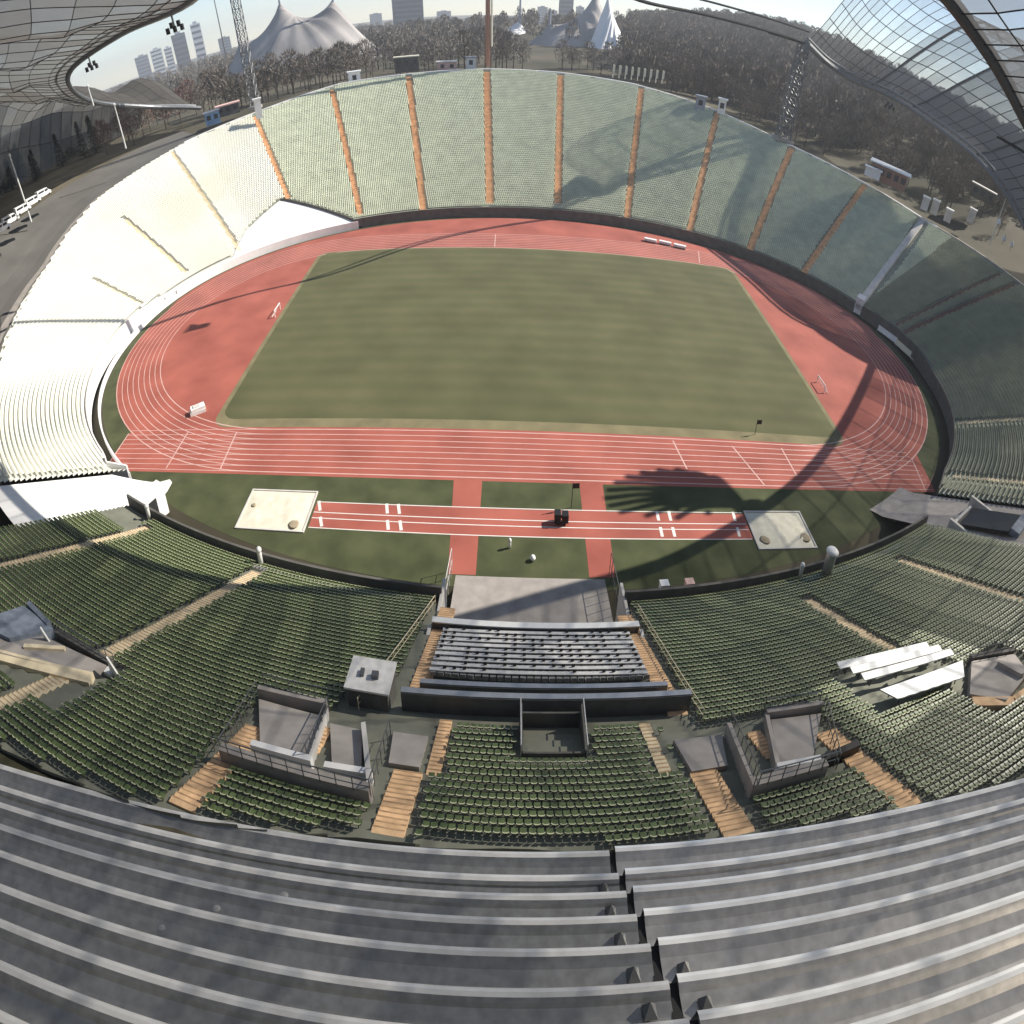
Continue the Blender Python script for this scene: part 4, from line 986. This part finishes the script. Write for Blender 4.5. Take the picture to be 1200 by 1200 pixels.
hut(250, 143, 232, 5, 3, 3, 'pale blue hut on the left rim', 'blue_paint', 'tower_grey', name='hut')
hut(268, 132, 236, 8, 4, 2.4, 'stall with a pink awning on the left rim', 'dark_concrete', 'pink_tarp', name='stall')
hut(1150, 232, 235, 9, 5, 3, 'dark hut with a long pale roof edge below the right roof wing', 'dark_concrete', 'pale_concrete', name='hut')
for i, (x, y) in enumerate(((1083, 243), (1094, 248), (1110, 257), (1137, 258))):
    hut(x, y, 206 + 3 * i, 2.4, 2.2, 2.6 + .4 * (i % 2), 'small pale stall on the right rim, %s of four' % ('leftmost', 'second from left', 'third from left', 'rightmost')[i], 'pale_concrete', 'white_paint', name='stall', over=.15, open_=False)
for i, (x, y) in enumerate(((1168, 268), (1174, 287), (1183, 294))):
    c = at(x, y, 190 + 4 * i); th = thing('parasol', c, ('highest', 'middle', 'lowest')[i] + ' of three closed white parasols at the right rim', 'parasol', 'closed parasols at the right rim'); mb = MB(); mb.tube([c, c + (0, 0, 2.4)], .06, 6); part('pole', mb, 'steel', th); mb = MB(); mb.lathe(c + (0, 0, 1.2), [(.75, 0), (.6, .5), (.35, 1.1), (.05, 1.5)], 10); part('canopy', mb, 'white_paint', th, True)
for i in range(9):
    c = at(718 + i * 7.2, 89 - 0.0 * i + i * .9, 248); mb = MB(); th = solo('banner_post', mb, 'cream_paint', c) if False else None
    mb.tube([c - (0, 0, .5), c + (0, 0, 3.6)], .22, 6); mb.pbox(c + (-.1, -.05, .9), (.75, 0, 0), (0, .12, 0), (0, 0, 2.6))
    solo('banner_post', mb, 'cream_paint', c, 'short cream banner post in the row behind the far rim', 'post', 'row of banner posts behind the far rim')
def make_van():
    th = thing('van', (0, 0, 0), 'white van', 'van'); mb = MB()
    side = [(-2.6, .4), (2.5, .4), (2.6, 1.1), (1.9, 1.35), (1.3, 2.2), (-2.5, 2.3), (-2.65, .9)]
    for a, b in zip(side, side[1:] + side[:1]): mb.quad((a[0], -.95, a[1]), (b[0], -.95, b[1]), (b[0], .95, b[1]), (a[0], .95, a[1]))
    mb.poly([(x, -.95, z) for x, z in side][::-1]); mb.poly([(x, .95, z) for x, z in side]); part('body', mb, 'white_paint', th)
    mb = MB()
    for y in (-.965, .965): mb.pbox((.3, y - .01, 1.35), (1.2, 0, 0), (0, .02, 0), (0, 0, .6)); mb.pbox((-2.2, y - .01, 1.45), (2.2, 0, 0), (0, .02, 0), (0, 0, .5))
    part('window', mb, 'glass_dark', th)
    for x in (-1.7, 1.6):
        for y in (-.95, .75): mb = MB(); mb.tube([(x, y, .36), (x, y + .22, .36)], .36, 12); part('wheel', mb, 'rubber', th)
    return th
van0 = make_van()
VN = [(4, 272, 'first van from the left frame edge'), (14, 262, 'second van from the left frame edge'), (28, 250, 'third van in the left row'), (40, 240, 'fourth van in the left row'), (52, 231, 'last van of the left row, farthest along the road')]
for i, (x, y, lab) in enumerate(VN):
    d = sight(x, y); q = CAM + d * ((25.2 - CAM[2]) / d[2]) if d[2] < 0 else at(x, y, 260)
    if math.hypot(*(q - CAM)[:2]) > 300: q = at(x, y, 280)
    l = 'white van behind the left stand, ' + lab
    if i == 0: van0.location = tuple(q); van0.rotation_euler = (0, 0, 1.0); van0['label'] = l; van0['group'] = 'vans parked behind the left stand'
    else: copy_tree(van0, q, 1.0 + .05 * i, l, 'vans parked behind the left stand')

# ------------------------------------------------------------------ park tents
def tent_hall(cx, cy, rx, ry, base, peaks, label, m, rot=0.):
    th = thing('tent_hall', (cx, cy, base), label, 'tent hall'); n = 64; Pq = np.zeros((n, n, 3)); ca, sa = math.cos(rot), math.sin(rot)
    for a in range(n):
        for b in range(n):
            r, w = b / (n - 1), 2 * PI * a / (n - 1); x, y = rx * r * math.cos(w), ry * r * math.sin(w)
            z = 7 * (1 - r ** 3) + 1.5
            for px_, py_, h, k in peaks: z += h * (1 - r ** 4) * math.exp(-math.hypot(x - px_, (y - py_) * 1.1) / k)
            z -= 3.4 * abs(math.sin(w * 7)) * r * (1.2 - .5 * r)
            Pq[a, b] = (cx + x * ca - y * sa, cy + x * sa + y * ca, base + z - 3)
    mb = MB(); mb.grid(Pq); part('membrane', mb, m, th, True)
    for px_, py_, h, k in peaks:
        q = np.array((cx + px_ * ca - py_ * sa, cy + px_ * sa + py_ * ca, base)); mb = MB(); mb.tube([q, q + (0, 0, h * 1.35 + 12)], 1.1, 8, r1=.6); part('mast', mb, 'tower_grey', th)
tent_hall(-134, 300, 70, 40, 20, [(-40, -4, 20, 17), (-9, 0, 28, 18), (24, 4, 30, 20)], 'large grey three-peaked tent hall beyond the trees at the far left', 'tent', -.15)
tent_hall(-20, 380, 34, 26, 22, [(20, 0, 16, 12)], 'low pale tent hall standing behind the big grey one', 'tent_white', 0)
tent_hall(36, 330, 40, 26, 24, [(10, 0, 30, 13), (-18, 0, 9, 12)], 'pale tent hall with one sharp peak right of the striped mast', 'tent', .1)
tent_hall(56, 318, 16, 30, 24, [(-4, -2, 30, 9)], 'narrow white tent flank leaning right of the sharp peak', 'tent_white', -.3)

# ------------------------------------------------------------------ city
def block(px, ytop, wpx, dist, m, label, depth=20, name='high_rise', rows=8):
    t_ = at(px, ytop, dist); w = wpx / 12.4 * PI / 180 * dist; base = 20.; h = max(6, t_[2] - base); c = np.array((t_[0], t_[1], base)); rz = -math.atan2(t_[0] - CAM[0], t_[1] - CAM[1])
    th = thing(name, c, label, 'building'); mb = MB(); mb.box(c, (w, depth, h), rz); part('wall', mb, m, th)
    mb = MB(); mb.box(c + (0, 0, h + .01), (w * .4, depth * .5, max(1.5, h * .05)), rz); part('roof', mb, 'tower_grey', th)
    ca, sa = math.cos(rz), math.sin(rz); o = c + np.array((sa, -ca, 0)) * (depth / 2 + .1); mb = MB(); nw = max(2, int(w / 7))
    for r in range(rows):
        mb = MB(); mb.box(o + (0, 0, h * (r + .35) / rows), (w * .88, .15, h / rows * .4), rz); part('window_band', mb, 'window_band', th)
CITY = [(477, -3, 30, 900, 'tower_blue', 'wide dark blue tower block rising above the far trees'), (228, 28, 10, 1100, 'tower_white', 'slim white tower in the left skyline'), (208, 40, 14, 1150, 'tower_blue', 'dark slab just left of the slim white tower'),
        (262, 44, 12, 1300, 'tower_grey', 'grey block right of the slim white tower'), (182, 58, 12, 1300, 'tower_white', 'pale low block at the left of the skyline'), (196, 56, 8, 1250, 'tower_white', 'small pale block beside the dark slab'), (165, 66, 14, 1350, 'tower_grey', 'grey low block at the far left skyline'),
        (636, 8, 10, 1400, 'tower_grey', 'grey block with a flat top right of the striped mast'), (622, 12, 7, 1500, 'tower_blue', 'small dark block beside the grey one right of the mast'), (664, -2, 14, 1000, 'tower_blue', 'dark tower just left of the sharp white tent peak'), (648, 12, 9, 1500, 'tower_grey', 'low grey block left of the dark tower'),
        (680, 8, 8, 1300, 'tower_grey', 'pale block peeping out behind the sharp tent peak'), (520, 13, 14, 1600, 'tower_grey', 'distant grey block left of the striped mast'), (440, 16, 12, 1700, 'tower_grey', 'distant block left of the wide dark tower'), (754, 14, 5, 1500, 'tower_grey', 'small lone block at the foot of the wooded hill')]
for q in CITY: block(*q)

# ------------------------------------------------------------------ trees
def twig_cloud(n, h, w, lo, dense=1., droop=0.):
    v = []; f = []
    for k in range(n):
        z = lo + (1 - lo) * rng.random() ** .8; rr = w * math.sqrt(max(.02, math.sin(PI * min(1, (z - lo * .6) / (1.02 - lo * .6))))) * rng.random() ** .6
        a = rng.random() * 2 * PI; c = np.array((rr * math.cos(a), rr * math.sin(a), z * h))
        d = np.array((math.cos(a) * .6, math.sin(a) * .6, .9)) + rng.normal(0, .45, 3); d /= np.linalg.norm(d); L = h * (.07 + .08 * rng.random())
        s_ = np.cross(d, rng.normal(0, 1, 3)); s_ /= np.linalg.norm(s_) + 1e-9; s_ *= .10 + .12 * rng.random()
        i = len(v); v += [tuple(c - s_), tuple(c + s_), tuple(c + d * L)]; f.append((i, i + 1, i + 2))
    return v, f
def make_tree(kind, n=420):
    h = 13.
    th = thing('bare_tree', (0, 0, 0), 'tree', 'tree'); mb = MB(); mb.tube([(0, 0, -.6), (.1, 0, h * .35), (0, .1, h * .85)], .32, 6, r1=.06)
    for k in range(9):
        a = k * 2.4; z0 = h * (.28 + .05 * k); mb.tube([(0, 0, z0), (math.cos(a) * 1.5, math.sin(a) * 1.5, z0 + 1.8), (math.cos(a) * 3.0, math.sin(a) * 3.0, z0 + h * .28)], .13, 4, r1=.03, cap=False)
    part('trunk', mb, 'bark', th); mb = MB(); mb.v, mb.f = twig_cloud(n, h, 4.3, .25); mb.mi = [0] * len(mb.f); part('crown', mb, kind, th); return th
def make_fir(n=500):
    h = 14.; th = thing('fir_tree', (0, 0, 0), 'tree', 'tree'); mb = MB(); mb.tube([(0, 0, -.6), (0, 0, h * .9)], .3, 6, r1=.05); part('trunk', mb, 'bark', th); mb = MB(); mb.mi = []
    for k in range(n):
        z = rng.random() ** 1.3; r = 3.0 * (1 - z) * (.4 + .6 * rng.random()) + .1; a = rng.random() * 2 * PI; c = np.array((r * math.cos(a), r * math.sin(a), 1.2 + z * (h - 1.2))); d = np.array((math.cos(a), math.sin(a), -.35)); s_ = np.array((-d[1], d[0], 0)) * (.35 + .3 * rng.random())
        mb.poly([c - s_, c + s_, c + d * (.9 + .5 * rng.random())])
    part('crown', mb, 'needles', th); return th
KINDS = {k: make_tree(k) for k in ('twig_brown', 'twig_grey', 'twig_red')}; KINDS['needles'] = make_fir()
used = set()
def gz(x, y):
    d = np.hypot(PX[:, 0] - x, PX[:, 1] - y); i = int(d.argmin()); s = d[i]; u = i / NP_ * PER
    return float(ground_z(np.array(u), np.array(s), np.array(x), np.array(y)))
def tree(kind, x, y, sc_, label, group):
    loc = (x, y, gz(x, y) - .2); k = KINDS[kind]; rz = random.random() * 6.28; sv = (sc_ * random.uniform(.85, 1.2), sc_ * random.uniform(.85, 1.2), sc_)
    if kind not in used:
        used.add(kind); k.location = loc; k.rotation_euler = (0, 0, rz); k.scale = sv; tag(k, label, 'tree', group)
    else: copy_tree(k, loc, rz, label, group, sv)
def polar(az, d): return CAM[0] + d * math.sin(R(az)), CAM[1] + d * math.cos(R(az))
BELT = [(-35, -26, 14, 250, 330, 'twig_red', .85, 'reddish bare tree in the belt behind the left rim', 'reddish bare trees behind the left rim'),
        (-26, -12, 40, 256, 300, 'twig_brown', .95, 'bare brown tree before the grey tent hall', 'bare trees before the grey tent hall'),
        (-12, 1, 34, 262, 330, 'twig_grey', 1.0, 'bare grey tree between the tent hall and the striped mast', 'bare trees behind the middle of the far rim'),
        (4, 11, 16, 280, 310, 'twig_grey', .7, 'low bare tree below the sharp white tent peak', 'low bare trees below the sharp tent'),
        (11, 22, 46, 262, 340, 'twig_brown', .9, 'bare brown tree at the foot of the wooded hill', 'bare trees at the foot of the hill'),
        (24, 33, 26, 262, 330, 'twig_grey', .9, 'dark bare tree behind the lattice mast on the right', 'bare trees behind the right lattice mast'),
        (19, 35, 34, 236, 262, 'twig_brown', .75, 'bare brown tree close behind the rim near the right lattice mast', 'bare trees close behind the right rim'),
        (36, 44, 24, 228, 275, 'twig_brown', .7, 'bare tree below the right roof wing', 'bare trees below the right roof wing'),
        (-46, -35, 20, 285, 350, 'needles', .95, 'dark fir behind the left road', 'dark firs behind the left road')]
for a0, a1, n, d0, d1, kind, s_, lab, grp in BELT:
    for k in range(n):
        az = a0 + (a1 - a0) * (k + random.random()) / n; x, y = polar(az, random.uniform(d0, d1))
        tree(kind, x, y, s_ * random.uniform(.75, 1.2), lab, grp)
# the wood on the hill and the far belts read as one mass
V, Fc = [], []
wood_spots = []
for k in range(2500):
    az = 9 + 38 * random.random(); d = 266 + 480 * random.random() ** .9; wood_spots.append((*polar(az, d), 8 + 6 * random.random(), 0))
for k in range(700):
    az = -46 + 56 * random.random(); d = 430 + 700 * random.random(); wood_spots.append((*polar(az, d), 9 + 5 * random.random(), 0))
VB = np.array(twig_cloud(140, 1., .36, .12)[0]).reshape(-1, 3)
WV = []
for x, y, h, _ in wood_spots:
    z = gz(x, y) - .3; a = random.random() * 6.28; ca, sa = math.cos(a), math.sin(a); q = VB * (h, h, h); cen = q.reshape(-1, 3, 3).mean(1, keepdims=True)
    q = ((q.reshape(-1, 3, 3) - cen) * 1.0 * np.array((1.8, 1.8, .9)) / np.array((h * .36, h * .36, 1)) + cen).reshape(-1, 3)
    WV.append(np.c_[q[:, 0] * ca - q[:, 1] * sa + x, q[:, 0] * sa + q[:, 1] * ca + y, q[:, 2] + z])
WV = np.concatenate(WV); me = bpy.data.meshes.new('woodland'); nt_ = len(WV) // 3
me.vertices.add(len(WV)); me.vertices.foreach_set('co', WV.ravel()); me.loops.add(len(WV)); me.loops.foreach_set('vertex_index', np.arange(len(WV), dtype=np.int32)); me.polygons.add(nt_); me.polygons.foreach_set('loop_start', np.arange(0, len(WV), 3, dtype=np.int32))
me.materials.append(MATS['twig_brown']); me.update(calc_edges=True)
wo = bpy.data.objects.new('woodland', me); COL.objects.link(wo); tag(wo, 'brown leafless woodland covering the hill at the right and the park beyond', 'woodland', kind='stuff')

# ------------------------------------------------------------------ air
hm = bpy.data.materials.new('haze'); hm.use_nodes = True; hn = hm.node_tree; hn.nodes.clear()
ho = hn.nodes.new('ShaderNodeOutputMaterial'); hv = hn.nodes.new('ShaderNodeVolumePrincipled'); hv.inputs['Color'].default_value = (.92, .94, .97, 1)
hv.inputs['Density'].default_value = .00034; hv.inputs['Anisotropy'].default_value = .2; hn.links.new(hv.outputs[0], ho.inputs['Volume']); MATS['haze'] = hm
mb = MB(); mb.pbox((-3600, -3600, -4), (7200, 0, 0), (0, 7200, 0), (0, 0, 154))
hz = solo('haze', mb, 'haze', (0, 0, -4), kind='stuff'); tag(hz, 'thin pale haze in the air over the park', 'haze')
# ------------------------------------------------------------------ light
w = bpy.data.worlds.new('World'); sc.world = w; w.use_nodes = True; nt = w.node_tree
sky = nt.nodes.new('ShaderNodeTexSky'); sky.sky_type = 'NISHITA'; sky.sun_disc = False; sky.sun_elevation = SUN_EL; sky.sun_rotation = math.atan2(*SUN_DIR); sky.dust_density = 0.; sky.air_density = .7; sky.ozone_density = 1.0
bg = nt.nodes['Background']; bg.inputs['Strength'].default_value = .11; tint = nt.nodes.new('ShaderNodeMix'); tint.data_type = 'RGBA'; tint.blend_type = 'MULTIPLY'; tint.inputs['Factor'].default_value = 1
tint.inputs['B'].default_value = (1.06, 1.0, .93, 1); nt.links.new(sky.outputs[0], tint.inputs['A']); nt.links.new(tint.outputs['Result'], bg.inputs['Color'])
sun = bpy.data.lights.new('sun', 'SUN'); sun.energy = 5.0; sun.angle = R(.4); sun.color = (1, .935, .83); so = bpy.data.objects.new('sun', sun); COL.objects.link(so)
so.rotation_euler = Vector((-SUN_DIR[0], -SUN_DIR[1], -math.tan(SUN_EL))).to_track_quat('-Z', 'Y').to_euler()
so.location = (100, 60, 150)
sc.view_settings.view_transform = 'Standard'; sc.view_settings.look = 'None'; sc.view_settings.exposure = .72; sc.view_settings.gamma = 1
sc.cycles.max_bounces = 6; sc.cycles.volume_bounces = 0; sc.cycles.transparent_max_bounces = 16; sc.cycles.diffuse_bounces = 3
